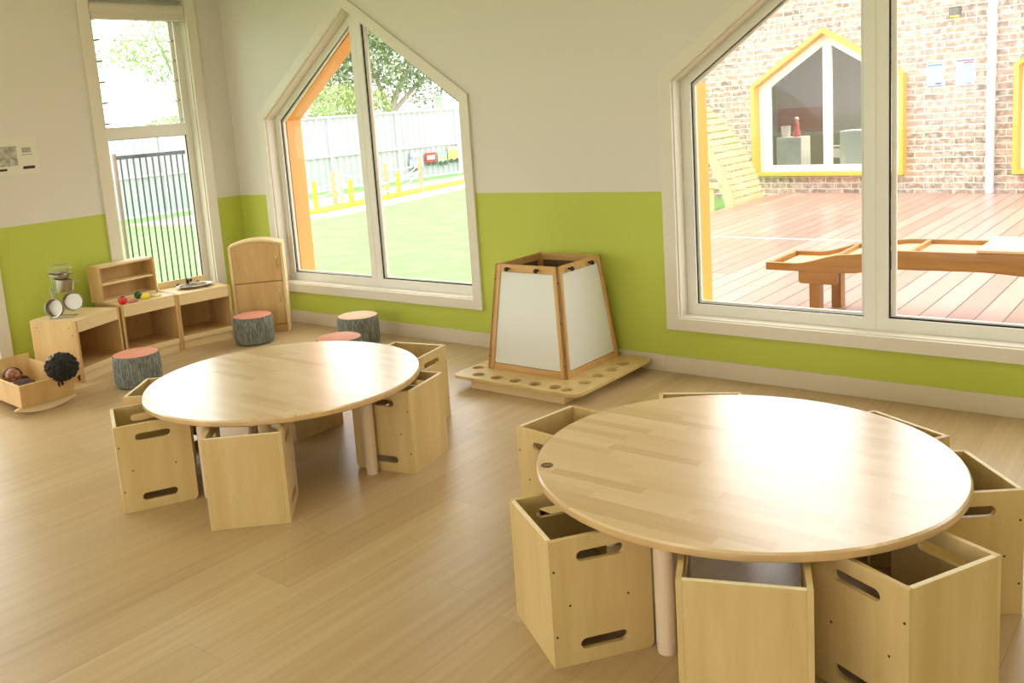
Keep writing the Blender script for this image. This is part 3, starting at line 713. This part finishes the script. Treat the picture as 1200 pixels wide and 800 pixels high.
# ground
struct(MB().box(-40, 30, -30, 60, -.4, GZ).build('lawn', GRASS), 'green lawn outside the windows', 'lawn')
dk = [(1.0, .33), (14, .33), (14, 8.2), (14, 9.3-.02), (1.05, 9.35), (1.02, 8.8), (.98, 7.55), (.98, 6.7), (1.0, 3.0)]
dkc = [(1.0, .33), (12, .33), (12, 8.05), (1.12, 9.27), (1.02, 8.8), (.98, 7.55), (.97, 6.7), (.99, 3.0)]
struct(MB().prism(dkc, GZ-.02, .02, 'XY').build('timber_deck', DECK), 'wet reddish timber deck outside the large window', 'deck')
struct(MB().box(1.0, 7, 4.79, 4.83, .0203, .0225).build('deck_trim', mat('deck_joint', '#e6d0c4', .3)), 'pale joint strip crossing the deck', 'deck strip')
# building opposite
bo = bpy.data.objects.new('opposite_building', None); COL.objects.link(bo); bo.location = (.588, 9.446, 0); bo.rotation_euler = (0, 0, -.109)
struct(bo, 'brick building across the deck', 'building')
BW = 2.254; BSL = (2.407-1.67)/(BW/2)
def bp_(s0, i, ib=None, flip=1):
    ib = i if ib is None else ib; kk = math.sqrt(1+BSL**2); za = 2.407-i*kk; cx = s0+BW/2
    return [(s0+i, .277+ib), (s0+BW-i, .277+ib), (s0+BW-i, za-BSL*(BW/2-i)), (cx, za), (s0+i, za-BSL*(BW/2-i))]
S2 = 3.59
wl = [[(-2.1, -.2), (9.5, -.2), (9.5, 3.12), (-2.1, 3.12)], bp_(0, .04), bp_(S2, .04)]
plate('brick_wall', wl, .2, BRICK, bo, M=T(0, .1, 0) @ XZ)
BINT = mat('building_interior', '#a9a49a', .8)
MB().box(-2.1, 9.5, 4.5, 4.6, -.1, 3).build('interior_back_wall', BINT, bo)
MB().box(-2.1, -2.0, .2, 4.5, -.1, 3).box(9.4, 9.5, .2, 4.5, -.1, 3).build('interior_side_wall', BINT, bo)
MB().box(-2.0, 9.4, .2, 4.5, -.1, -.02).build('interior_floor', mat('interior_floor_grey', '#8a857c', .5), bo)
MB().box(-2.1, 9.5, .2, 4.6, 3.0, 3.1).build('interior_ceiling', BINT, bo)
MB().box(-1.93, -1.02, 4.45, 4.495, .75, 1.2).build('interior_panel', mat('terracotta_panel', '#9a6a52', .8), bo)
for s_ in (0, 1.6, 4.4):  # emitters added above the far window to brighten the interior behind it
    MB().box(s_, s_+1.1, .35, 1.3, 2.95, 2.99).build('added_interior_fill', mat('far_fill_glow', '#fff4e0', .5, emit=42), bo)
def far_window(s0, lab):
    a = -.109; X = .588+s0*cos(a); Y = 9.446+s0*sin(a)
    t = thing('building_window', lab, 'window', (X, Y, 0), a)
    yo = -.10
    plate('yellow_surround', [bp_(0, 0), bp_(0, .055)], .2, YEL, t, M=T(0, yo+.055, 0) @ XZ)
    g1 = [(.24, .43), (1.05+.01, .43), (1.06, 1.62+BSL*.82), (.24, 1.62)]
    g2 = [(BW-.24-.82, .43), (BW-.17, .43), (BW-.17, 1.62), (BW-.24-.82, 1.62+BSL*.82)]
    g1 = [(.235, .425), (1.065, .425), (1.065, 2.165), (.235, 1.62)]
    g2 = [(1.19, .425), (2.02, .425), (2.02, 1.62), (1.19, 2.165)]
    plate('white_frame', [bp_(0, .056), g1, g2], .06, FRAME, t, M=T(0, .05, 0) @ XZ)
    for g in (g1, g2): plate('pane', [g], .006, FGLASS, t, M=T(0, .06, 0) @ XZ)
    return t
far_window(0, 'yellow-edged house-shaped window in the brick wall across the deck')
far_window(S2, 'sliver of a yellow window frame at the right picture edge in the brick wall')
def onb(s, d, z): a = -.109; return (.588+s*cos(a)-d*sin(a), 9.446+s*sin(a)+d*cos(a), z)
WS = mat('white_melamine', '#e9e6dd', .4)
t = thing('white_shelf_unit', 'white shelf unit behind the left pane of the far house-shaped window', 'cabinet', onb(.42, .38, -.02), -.109)
MB().box(-.2, .2, -.15, .15, .0, .86).build('carcass', WS, t)
MB().box(-.19, .19, -.156, -.151, .02, .84).build('ribbed_front', mat('off_white_ribbed', '#dcd9cf', .6, noise=.15, nscale=8), t)
t = thing('white_cupboard', 'plain white cupboard behind the right pane of the far house-shaped window', 'cabinet', onb(1.50, .45, -.02), -.109)
MB().box(-.30, .30, -.18, .18, .0, .92).build('carcass', WS, t); MB().box(-.29, .29, -.186, -.181, .02, .9).build('door', WS, t)
t = thing('toy_basket', 'white tub on the shelf unit behind the far window', 'tub', onb(.31, .36, .841), -.109)
MB().lathe([(0, 0), (.06, 0), (.075, .17), (.07, .17), (.056, .01), (0, .01)], 20).build('tub', WS, t, smooth=True)
t = thing('red_toy', 'red toy figure standing on the shelf unit behind the far window', 'toy', onb(.50, .34, .841), -.109)
MB().lathe([(0, 0), (.05, 0), (.055, .05), (.035, .13), (.03, .16), (.036, .2), (.02, .235), (0, .24)], 20).build('body', mat('faded_red', '#d0605a', .5), t, smooth=True)
MB().ball((0, 0, .27), .035).build('head', mat('pale_face', '#d8c0a8', .5), t, smooth=True)
CH_ = mat('white_tube', '#dfdcd2', .4)
def far_chair(s, d_, rz, lab):
    t = thing('tube_chair', lab, 'chair', onb(s, d_, -.02), rz, 'white chairs in the building opposite')
    m = MB()
    m.tube([(-.15, -.14, 0), (-.15, -.13, .34), (-.15, .13, .34), (-.16, .17, 0)], .010, 8)
    m.tube([(.15, -.14, 0), (.15, -.13, .34), (.15, .13, .34), (.16, .17, 0)], .010, 8)
    m.tube([(-.15, .12, .34), (-.15, .17, .58), (-.10, .18, .66), (.10, .18, .66), (.15, .17, .58), (.15, .12, .34)], .012, 8)
    m.build('frame', CH_, t, smooth=True)
    MB().box(-.16, .16, -.15, .14, .345, .36).build('seat', CH_, t, bevel=.004)
    MB().box(-.13, .13, .165, .175, .48, .62).build('backrest', CH_, t, bevel=.003)
far_chair(.80, .75, -.5, 'white tube chair inside the far window, left of its mullion')
far_chair(1.42, 1.1, .4, 'white tube chair behind the white cupboard inside the far window')
far_chair(1.85, 1.0, -.3, 'rear white tube chair behind the right pane of the far window')
# notices, light, pipe
def notice(lab, s0, s1, z0, z1, top, name='paper_notice'):
    x, y, z = onb((s0+s1)/2, -.0005, z0); t = thing(name, lab, 'notice', (x, y, z), -.109)
    w_, h_ = s1-s0, z1-z0
    MB().box(-w_/2, w_/2, -.004, 0, 0, h_).build('sheet', mat('laminated_white', '#bac2ca', .3), t)
    MB().box(-w_*.42, w_*.42, -.0055, -.0045, h_*.08, h_*.82).build('print', mat('pale_blue_print', '#9db0be', .5, noise=.08, nscale=20), t)
    for (a, b, c_, d_, mm) in top:
        MB().box(w_*a, w_*b, -.007, -.006, h_*c_, h_*d_).build('print_band', mm, t)
BL = mat('blue_band', '#6b8fae', .5); VI = mat('violet_band', '#7274ae', .5); PK = mat('pink_band', '#c8507f', .5); DK = mat('navy_mark', '#454a70', .5)
notice('white notice with blue bands on the brick wall, left of the pair', 2.508, 2.72, 1.444, 1.762, [(-.42, .42, .88, .96, BL), (-.44, .44, .02, .06, VI), (.05, .4, .12, .17, DK)])
notice('white notice with a pink heading on the brick wall, beside the downpipe', 2.872, 3.10, 1.441, 1.775, [(-.44, .46, .95, .985, DK), (-.1, .42, .86, .91, PK), (.1, .35, .06, .08, DK)])
x, y, z = onb(2.868, 0, 2.35); t = thing('wall_light', 'small dark square light fitting high on the brick wall', 'wall light', (x, y, z), -.109)
MB().box(-.06, .06, -.10, -.0005, 0, .115).build('housing', mat('grey_metal', '#6d6a62', .4), t, bevel=.005)
MB().box(-.045, .045, -.09, -.012, -.012, -.0005).build('lens', mat('warm_lens', '#f0d850', .4, emit=1.5), t)
x, y, z = onb(3.315, -.065, .0205); t = thing('downpipe', 'white rainwater downpipe running down the brick wall', 'pipe', (x, y, z), -.109)
MB().cyl((0, 0, 0), (0, 0, 3.05), .052, n=24).build('pipe', mat('white_pvc', '#c4cacf', .3), t, smooth=True)
MB().box(-.07, .07, .03, .0645, 1.2, 1.23).build('bracket', mat('white_pvc_clip', '#dfe2e4', .3), t)

# curved slatted climbing ramp by the brick wall
cr_ = thing('climbing_ramp', 'curved pine slat climbing ramp leaning by the brick wall across the deck', 'climbing frame', (0, 0, 0))
prof = [(.98, GZ), (.93, .18), (.84, .42), (.72, .68), (.56, .93), (.35, 1.2), (.08, 1.45), (-.25, 1.62), (-.6, 1.72)]
def arc(f_):
    f_ *= len(prof)-1; i = min(int(f_), len(prof)-2); u = f_-i; return Vector((prof[i][0]*(1-u)+prof[i+1][0]*u, 0, prof[i][1]*(1-u)+prof[i+1][1]*u))
Nsl = 22
for i in range(Nsl):
    P = arc((i+.12)/Nsl); Q = arc((i+.88)/Nsl); d_ = (Q-P); n_ = Vector((d_.z, 0, -d_.x)).normalized()*.02
    m = MB(); V = [m.bm.verts.new(v_) for v_ in [Vector((p.x, yy, p.z)) for yy in (7.72, 8.72) for p in (P, Q, Q+n_, P+n_)]]
    m.bm.faces.new(V[:4]); m.bm.faces.new(V[4:][::-1])
    for j in range(4): m.bm.faces.new((V[j], V[4+j], V[4+(j+1) % 4], V[(j+1) % 4]))
    m.build('slat', SLAT, cr_)
for yy in (7.70, 8.68):
    m = MB(); P = [arc(i/16) for i in range(17)]
    lo = [Vector((p.x-.12, 0, p.z-.02)) for p in P]
    m.prism([(p.x, max(p.z, GZ)) for p in P]+[(p.x, max(p.z, GZ)) for p in lo[::-1]], yy-.02, yy+.019, 'XZ'); m.build('stringer', SLAT, cr_)
fr_ = thing('low_timber_rail', 'low pine rail frame beside the climbing ramp', 'railing', (0, 0, 0))
MB().box(-1.2, .78, 7.62, 7.66, .27, .33).build('top_rail', SLAT, fr_)
MB().box(.62, .68, 7.66, 7.70, GZ, .27).build('post', SLAT, fr_); MB().box(-.6, -.54, 7.66, 7.70, GZ, .27).build('post', SLAT, fr_)
MB().box(-1.2, .70, 7.60, 7.659, GZ, -.02).build('bottom_rail', SLAT, fr_)

# cascading water trough
tr = thing('water_trough_table', 'long oiled timber trough table with stepped side boards on the deck', 'play table', (0, 0, 0))
def interp(tb_, x):
    for (a, b), (c_, d_) in zip(tb_, tb_[1:]):
        if a <= x <= c_: u = (x-a)/(c_-a); u = u*u*(3-2*u); return b+(d_-b)*u
    return tb_[-1][1]
topz = [(3.93, .405), (4.12, .405), (4.45, .475), (4.75, .512), (5.2, .512), (5.25, .516), (7.2, .516)]
botz = [(3.93, .352), (4.14, .352), (4.45, .352), (4.75, .392), (5.2, .398), (5.6, .375), (7.2, .375)]
N_ = 60; XS = [3.93+(7.0-3.93)*i/N_ for i in range(N_+1)]
for y0_, y1_ in ((1.40, 1.43), (1.90, 1.93)):
    m = MB(); m.prism([(x, interp(topz, x)) for x in XS]+[(x, interp(botz, x)) for x in XS[::-1]], y0_, y1_, 'XZ'); m.build('side_board', DKWOOD, tr, bevel=.004)
MB().box(3.93, 3.96, 1.4305, 1.8995, .352, .403).build('end_board', DKWOODV, tr, bevel=.003)
m = MB(); V = []
xs_ = [x for x in XS if x > 3.965]
A = [[m.bm.verts.new((x, yy, interp(topz, x)-dz)) for x in xs_] for yy in (1.431, 1.899) for dz in (.03, .045)]
for i in range(len(xs_)-1):
    m.bm.faces.new((A[0][i], A[0][i+1], A[2][i+1], A[2][i])); m.bm.faces.new((A[1][i], A[1][i+1], A[3][i+1], A[3][i]))
m.bm.faces.new((A[0][0], A[1][0], A[3][0], A[2][0])); m.bm.faces.new((A[0][-1], A[1][-1], A[3][-1], A[2][-1]))
m.build('trough_floor', mat('pale_tray', '#d8a878', .35), tr, smooth=True)
for xx in (4.37, 4.82): MB().box(xx, xx+.025, 1.4305, 1.8995, interp(topz, xx)-.03, interp(topz, xx)-.002).build('divider', DKWOOD, tr, bevel=.003)
MB().box(5.20, 6.1, 1.39, 1.94, .5165, .535).build('lid', mat('pale_lid', '#d8b98c', .35, noise=.06, nscale=5), tr, bevel=.004)
for (a_, b_) in ((4.17, 1.4), (4.17, 1.84), (6.4, 1.4), (6.4, 1.84)):
    MB().box(a_+.05, a_+.115, b_+.005 if b_ < 1.5 else b_, (b_+.0945) if b_ > 1.5 else b_+.09, .02, .31).build('leg', DKWOODV, tr, bevel=.003)
for (y0_, y1_) in ((1.402, 1.44), (1.888, 1.926)):
    MB().prism(rrect(4.15, 4.40, .27, .352, (.02, .02, 0, 0)), y0_, y1_, 'XZ').build('leg_bracket', DKWOOD, tr, bevel=.003)

# ---- lawn side: kerb, yellow band, posts with ropes
KB = mat('concrete_kerb', '#e9ebe8', .7); YB = mat('yellow_rubber', '#f0d512', .6); TAN = mat('pink_softfall', '#d9b6a4', .8, noise=.15, nscale=8)
def strip(pl, w0, w1, z1, name, m_, lab, cat):
    """ribbon along a plan polyline, offset w0..w1 to its left (away from the house)"""
    P = [Vector(p) for p in pl]; A, B = [], []
    for i, p in enumerate(P):
        t = (P[min(i+1, len(P)-1)]-P[max(i-1, 0)]).normalized(); n = Vector((-t.y, t.x))
        A.append(tuple(p+n*w0)); B.append(tuple(p+n*w1))
    m = MB(); m.prism(A+B[::-1], GZ-.02, z1, 'XY'); return struct(m.build(name, m_), lab, cat)
KP = [(-10.9, 4.75), (-9.0, 4.95), (-7.5, 5.35), (-6.6, 6.0), (-6.36, 6.9), (-6.65, 8.5), (-7.26, 11.5), (-8.3, 18), (-9, 24)]
strip(KP[2:], 0, .48, GZ+.05, 'kerb', KB, 'white concrete kerb round the play area', 'kerb')
strip(KP[2:], .482, 1.05, GZ+.09, 'yellow_edging', YB, 'bright yellow soft edging along the play area', 'edging')
_P = [Vector(p) for p in KP[2:]]; _A = []
for i, p in enumerate(_P):
    t_ = (_P[min(i+1, len(_P)-1)]-_P[max(i-1, 0)]).normalized(); _A.append(tuple(p+Vector((-t_.y, t_.x))*1.052))
m = MB(); m.prism([(-10.6, 4.9), (-9.0, 5.0), (-8.3, 5.6)]+_A[1:]+[(-10.5, 24), (-10.2, 16), (-10.0, 11), (-10.0, 8), (-10.6, 6.4)], GZ-.02, GZ+.03, 'XY')
struct(m.build('soft_fall_surface', TAN), 'pale pink soft-fall ground of the play area', 'play surface')
pc = {'y': mat('post_yellow', '#f2dc3c', .6), 'p': mat('post_pink', '#d99a80', .6), 'g': mat('post_green', '#a8e0a0', .6)}
posts = [(-7.967, 7.66, .48, 'y', 'yellow post nearest the orange surround, leftmost rope post'), (-7.75, 8.0, .65, 'p', 'pinkish rope post second from the left in the lawn window'),
         (-8.126, 8.524, .65, 'g', 'pale green rope post in the lawn window'), (-7.25, 8.0, .48, 'y', 'short yellow rope post just left of the window mullion'),
         (-7.75, 9.55, .68, 'p', 'pinkish rope post just right of the window mullion'), (-7.3, 9.45, .48, 'y', 'yellow rope post right of the window mullion'),
         (-7.55, 10.45, .75, 'p', 'tall pinkish rope post furthest right in the lawn window')]
PT_ = []
for (x, y, h_, c_, lab) in posts:
    t = thing('rope_post', lab, 'post', (x, y, GZ+.03), 0, 'coloured posts of the rope walk')
    MB().cyl((0, 0, 0), (0, 0, h_-GZ-.03), .05, .048, 16).build('post', pc[c_], t, smooth=True)
    PT_.append((x, y, h_))
ROPE = mat('white_rope', '#f2f0ea', .8)
def rope(i, j, dz, sag, lab):
    a, b = PT_[i], PT_[j]; pts = []
    for k_ in range(13):
        u = k_/12; pts.append((a[0]+(b[0]-a[0])*u, a[1]+(b[1]-a[1])*u, (a[2]-dz)*(1-u)+(b[2]-dz)*u-sag*4*u*(1-u)))
    o = MB().tube(pts, .013, 8).build('rope', ROPE, smooth=True); tag(o, lab, 'rope', 'white ropes of the rope walk')
for (i, j, a_, b_) in ((0, 2, 'leftmost yellow post', 'green post'), (1, 3, 'left pinkish post', 'yellow post before the mullion'), (2, 4, 'green post', 'pinkish post past the mullion'), (3, 5, 'yellow post before the mullion', 'yellow post past it'), (4, 6, 'pinkish post past the mullion', 'tall rightmost post'), (5, 6, 'yellow post past the mullion', 'tall rightmost post')):
    for (dz, sg, w_) in ((.10, .10, 'upper'), (.30, .08, 'lower')): rope(i, j, dz, sg, '%s rope sagging from %s to %s' % (w_, a_, b_))

# ---- steel fence
FM = fence_mat(); FMR = mat('pale_steel_rail', '#c9ced0', .4)
fe = thing('steel_fence', 'long pale grey ribbed steel fence behind the lawn', 'fence', (-11.9, 4.9, GZ), math.atan2(11.31, .774))
LEN = 16
m = MB()
def ribbed(x0, x1, z0, z1):
    pts = []; x = x0; top_ = []
    while x < x1-1e-6:
        for (dx, dy) in ((0, 0), (.10, 0), (.125, .028), (.19, .028), (.215, 0)):
            if x+dx <= x1: top_.append((x+dx, dy))
        x += .215
    top_.append((x1, 0)); V0 = [m.bm.verts.new((p[0], p[1], z0)) for p in top_]; V1 = [m.bm.verts.new((p[0], p[1], z1)) for p in top_]
    for i in range(len(top_)-1): m.bm.faces.new((V0[i], V0[i+1], V1[i+1], V1[i]))
x = -3.0
while x < LEN:
    ribbed(x+.03, x+2.33, .04, 1.90)
    x += 2.36
m.build('ribbed_sheet', FM, fe)
x = -3.0
while x < LEN+.1:
    MB().box(x-.03, x+.03, -.055, .06, 0, 1.95).build('post', FMR, fe); x += 2.36
for z in (.06, .92, 1.92): MB().box(-3, LEN, -.045, -.006, z-.025, z+.025).build('rail', FMR, fe)
# train pictures on the fence
def onf(y, z, off=.06):
    A, B = Vector((-11.9, 4.9)), Vector((-11.126, 16.21)); u = (y-A.y)/(B.y-A.y); p = A+(B-A)*u
    return (p.x+off, p.y, z)
fa = math.atan2(11.31, .774)
RED = mat('sign_red', '#dc3c34', .5); SGR = mat('sign_green', '#a4dc98', .5); SYE = mat('sign_yellow', '#f0dc70', .5); SWH = mat('sign_white', '#e6eaea', .5); SBK = mat('sign_wheel', '#3c4a4a', .5); SPK = mat('sign_pink', '#e8a8a0', .5); SBL = mat('sign_blue', '#8ca4dc', .5)
def wagon(lab, y0, y1, z0, z1, m_, roof=None, name='train_wagon_sign'):
    x, y, z = onf((y0+y1)/2, z0); t = thing(name, lab, 'sign', (x, y, z), fa, 'train pictures on the fence')
    w_ = (y1-y0)/2*.96; h_ = z1-z0
    MB().box(-w_, w_, -.02, 0, .10, h_).build('body', m_, t)
    for sx in (-.55, .55): MB().cyl((w_*sx, -.035, .07), (w_*sx, -.021, .07), .07, n=18).build('wheel', SBK, t)
    if roof: MB().box(-w_, w_, -.026, -.0205, h_*.78, h_).build('roof_band', roof, t)
    else: MB().box(-w_*.7, w_*.7, -.026, -.0205, h_*.5, h_*.8).build('window_band', SWH, t)
    return t
wagon('red painted train wagon sign on the fence', 14.62, 15.06, .25, .62, RED)
wagon('green painted train wagon sign on the fence', 15.12, 15.50, .22, .60, SGR, SBL)
wagon('yellow painted train wagon sign on the fence, rightmost', 15.55, 16.0, .25, .72, SYE, SPK)
en = wagon('white painted train engine sign at the left end of the fence train', 14.0, 14.52, .15, .50, SWH, SBL, 'train_engine_sign')
MB().cyl((-.1, -.02, .46), (-.1, -.001, .46), .10, n=20).build('steam_cloud', SWH, en)
MB().box(-.18, -.1, -.02, -.001, .35, .45).build('chimney', SBL, en)
t = thing('chimney_stack', 'pale chimney sticking up behind the fence', 'chimney', (-14, 18.85, GZ))
MB().box(-.16, .16, -.2, .2, 0, 2.35).build('stack', mat('pale_render', '#cfd6d0', .7), t); MB().box(-.2, .2, -.24, .24, 2.35, 2.42).build('cap', mat('pale_cap', '#dfe4e0', .7), t)

# ---- black bar fence outside the louvre window
bf = thing('bar_fence', 'dark vertical bar fence just outside the tall louvre window', 'fence', (-1.5, 0, GZ))
BK = mat('charcoal_metal', '#3d4246', .5)
MB().box(-.02, .02, -.25, .62, 1.505, 1.54).build('top_rail', BK, bf); MB().box(-.02, .02, -.25, .62, .08, .11).build('bottom_rail', BK, bf)
for i in range(13):
    y_ = -.205+i*.0665
    MB().box(-.006, .006, y_-.006, y_+.006, .1105, 1.5045).build('bar', BK, bf)
for y_ in (-.275, .62): MB().box(-.015, .015, y_, y_+.025, 0, 1.56).build('post', mat('pinkish_post' if y_ < 0 else 'dark_post', '#8a7068' if y_ < 0 else '#3d4246', .6), bf)

# ---- trees
def leafm(name, c): 
    m = mat(name, c, .7, noise=.35, nscale=1.5); return m
L1 = leafm('eucalyptus_leaf', '#95a37c'); L2 = leafm('pale_green_leaf', '#adbd7c'); L3 = leafm('light_leaf', '#b6c48a')
TRK = mat('gum_bark', '#b3a594', .9, noise=.2, nscale=4)
def tree(lab, base, blobs, n, size, m_, trunk, name='gum_tree'):
    t = thing(name, lab, 'tree', base, 0, 'trees beyond the fence'); R2 = random.Random(int(base[1]*100))
    vs, fs = [], []
    tot = sum(b[3]*b[4]*b[5] for b in blobs)
    for (cx, cy, cz, rx, ry, rz_) in blobs:
        for i in range(int(n*rx*ry*rz_/tot)):
            while True:
                u = Vector((R2.uniform(-1, 1), R2.uniform(-1, 1), R2.uniform(-1, 1)))
                if .25 < u.length < 1: break
            p = Vector((cx+u.x*rx, cy+u.y*ry, cz+u.z*rz_)); s_ = size*R2.uniform(.6, 1.3)
            a = Vector((R2.gauss(0, 1), R2.gauss(0, 1), R2.gauss(0, 1))).normalized(); b = a.cross(Vector((R2.gauss(0, 1), R2.gauss(0, 1), R2.gauss(0, 1)))).normalized()
            k_ = len(vs); vs += [p-a*s_, p-b*s_*.35, p+a*s_, p+b*s_*.35]; fs.append((k_, k_+1, k_+2, k_+3))
    me = bpy.data.meshes.new('foliage'); me.from_pydata([tuple(v) for v in vs], [], fs); me.update(); link('foliage', me, m_, t)
    m = MB()
    for pts, r in trunk: m.tube(pts, r, 8)
    m.build('trunk', TRK, t, smooth=True)
tree('big spreading gum tree with bare branches beyond the fence, right of the mullion', (-15, 18.0, GZ), [(0, 0, 4.6, 2.4, 2.6, 1.9), (0, -1.6, 3.4, 1.5, 1.3, 1.3), (0, 1.6, 3.0, 1.5, 1.5, 1.0), (0, -.9, 5.5, 1.6, 2, 1.5)], 11500, .10, L1,
     [([(0, -.8, 0), (0, -.7, 2), (0, .1, 3.2), (0, 1.3, 4.2)], [.16, .13, .08, .03]), ([(0, -.7, 1.9), (0, .6, 2.8), (0, 2.0, 3.4)], [.1, .07, .02]), ([(0, -.7, 2), (0, -1.4, 3.5), (0, -1.8, 4.6)], [.1, .06, .02])])
tree('greyish gum tree behind the window mullion, beyond the fence', (-15.8, 15.0, GZ), [(0, .2, 3.6, 1.3, 1.3, 1.5), (0, .6, 4.8, 1.4, 1.2, 1.2)], 5000, .10, L1, [([(0, 0, 0), (0, .1, 2), (0, .3, 4)], [.12, .1, .04])])
tree('light green bushy tree low beyond the fence at the left of the lawn window', (-14, 14.0, GZ), [(0, 0, 2.2, .9, 1.4, .75), (0, 1.2, 2.2, .8, .9, .6)], 4200, .07, L2, [([(0, 0, 0), (0, 0, 1.6)], [.07, .05])], 'garden_tree')
tree('pale tree at the top of the louvre window', (-17, 9.9, GZ), [(0, .2, 4.3, 1.2, 1.2, .8), (0, -.9, 4.1, .8, 1.0, .45), (0, .5, 3.5, .9, .6, .4)], 1500, .08, L3, [([(0, 1.0, 0), (0, .9, 3), (0, .2, 4.6)], [.12, .09, .03])])
tree('low pale bush above the fence in the louvre window', (-14, 8.3, GZ), [(0, 0, 1.95, .5, .6, .35), (0, .9, 1.9, .5, .5, .35)], 900, .08, L3, [([(0, 0, 0), (0, 0, 1.7)], [.05, .03])], 'garden_bush')

# ------------------------------------------------------------------ light
W = bpy.data.worlds.new('overcast_sky'); bpy.context.scene.world = W; W.use_nodes = True
bg = W.node_tree.nodes['Background']; bg.inputs[0].default_value = (1.0, .985, .96, 1); bg.inputs[1].default_value = 3.05

# ------------------------------------------------------------------ camera
cam = bpy.data.cameras.new('camera'); co = bpy.data.objects.new('camera', cam); COL.objects.link(co)
Rv = Vector((.75335078, .65295125, -.07821288)); Uv = Vector((-.0481914, .17342861, .98366666)); Fv = Vector((-.65585073, .73727686, -.16211922))
M = Matrix(((Rv.x, Uv.x, -Fv.x, 6.35692914), (Rv.y, Uv.y, -Fv.y, -4.6393438), (Rv.z, Uv.z, -Fv.z, 1.54276047), (0, 0, 0, 1)))
co.matrix_world = M
cam.sensor_width = 36; cam.lens = 1064.191*36/1200; cam.shift_x = (600-520.5593)/1200; cam.shift_y = (314.6047-400)/1200
cam.clip_start = .05; cam.clip_end = 200
sc = bpy.context.scene; sc.camera = co
sc.view_settings.view_transform = 'Standard'; sc.view_settings.look = 'None'; sc.view_settings.gamma = 1; sc.view_settings.use_curve_mapping = False
sc.view_settings.exposure = 0.4
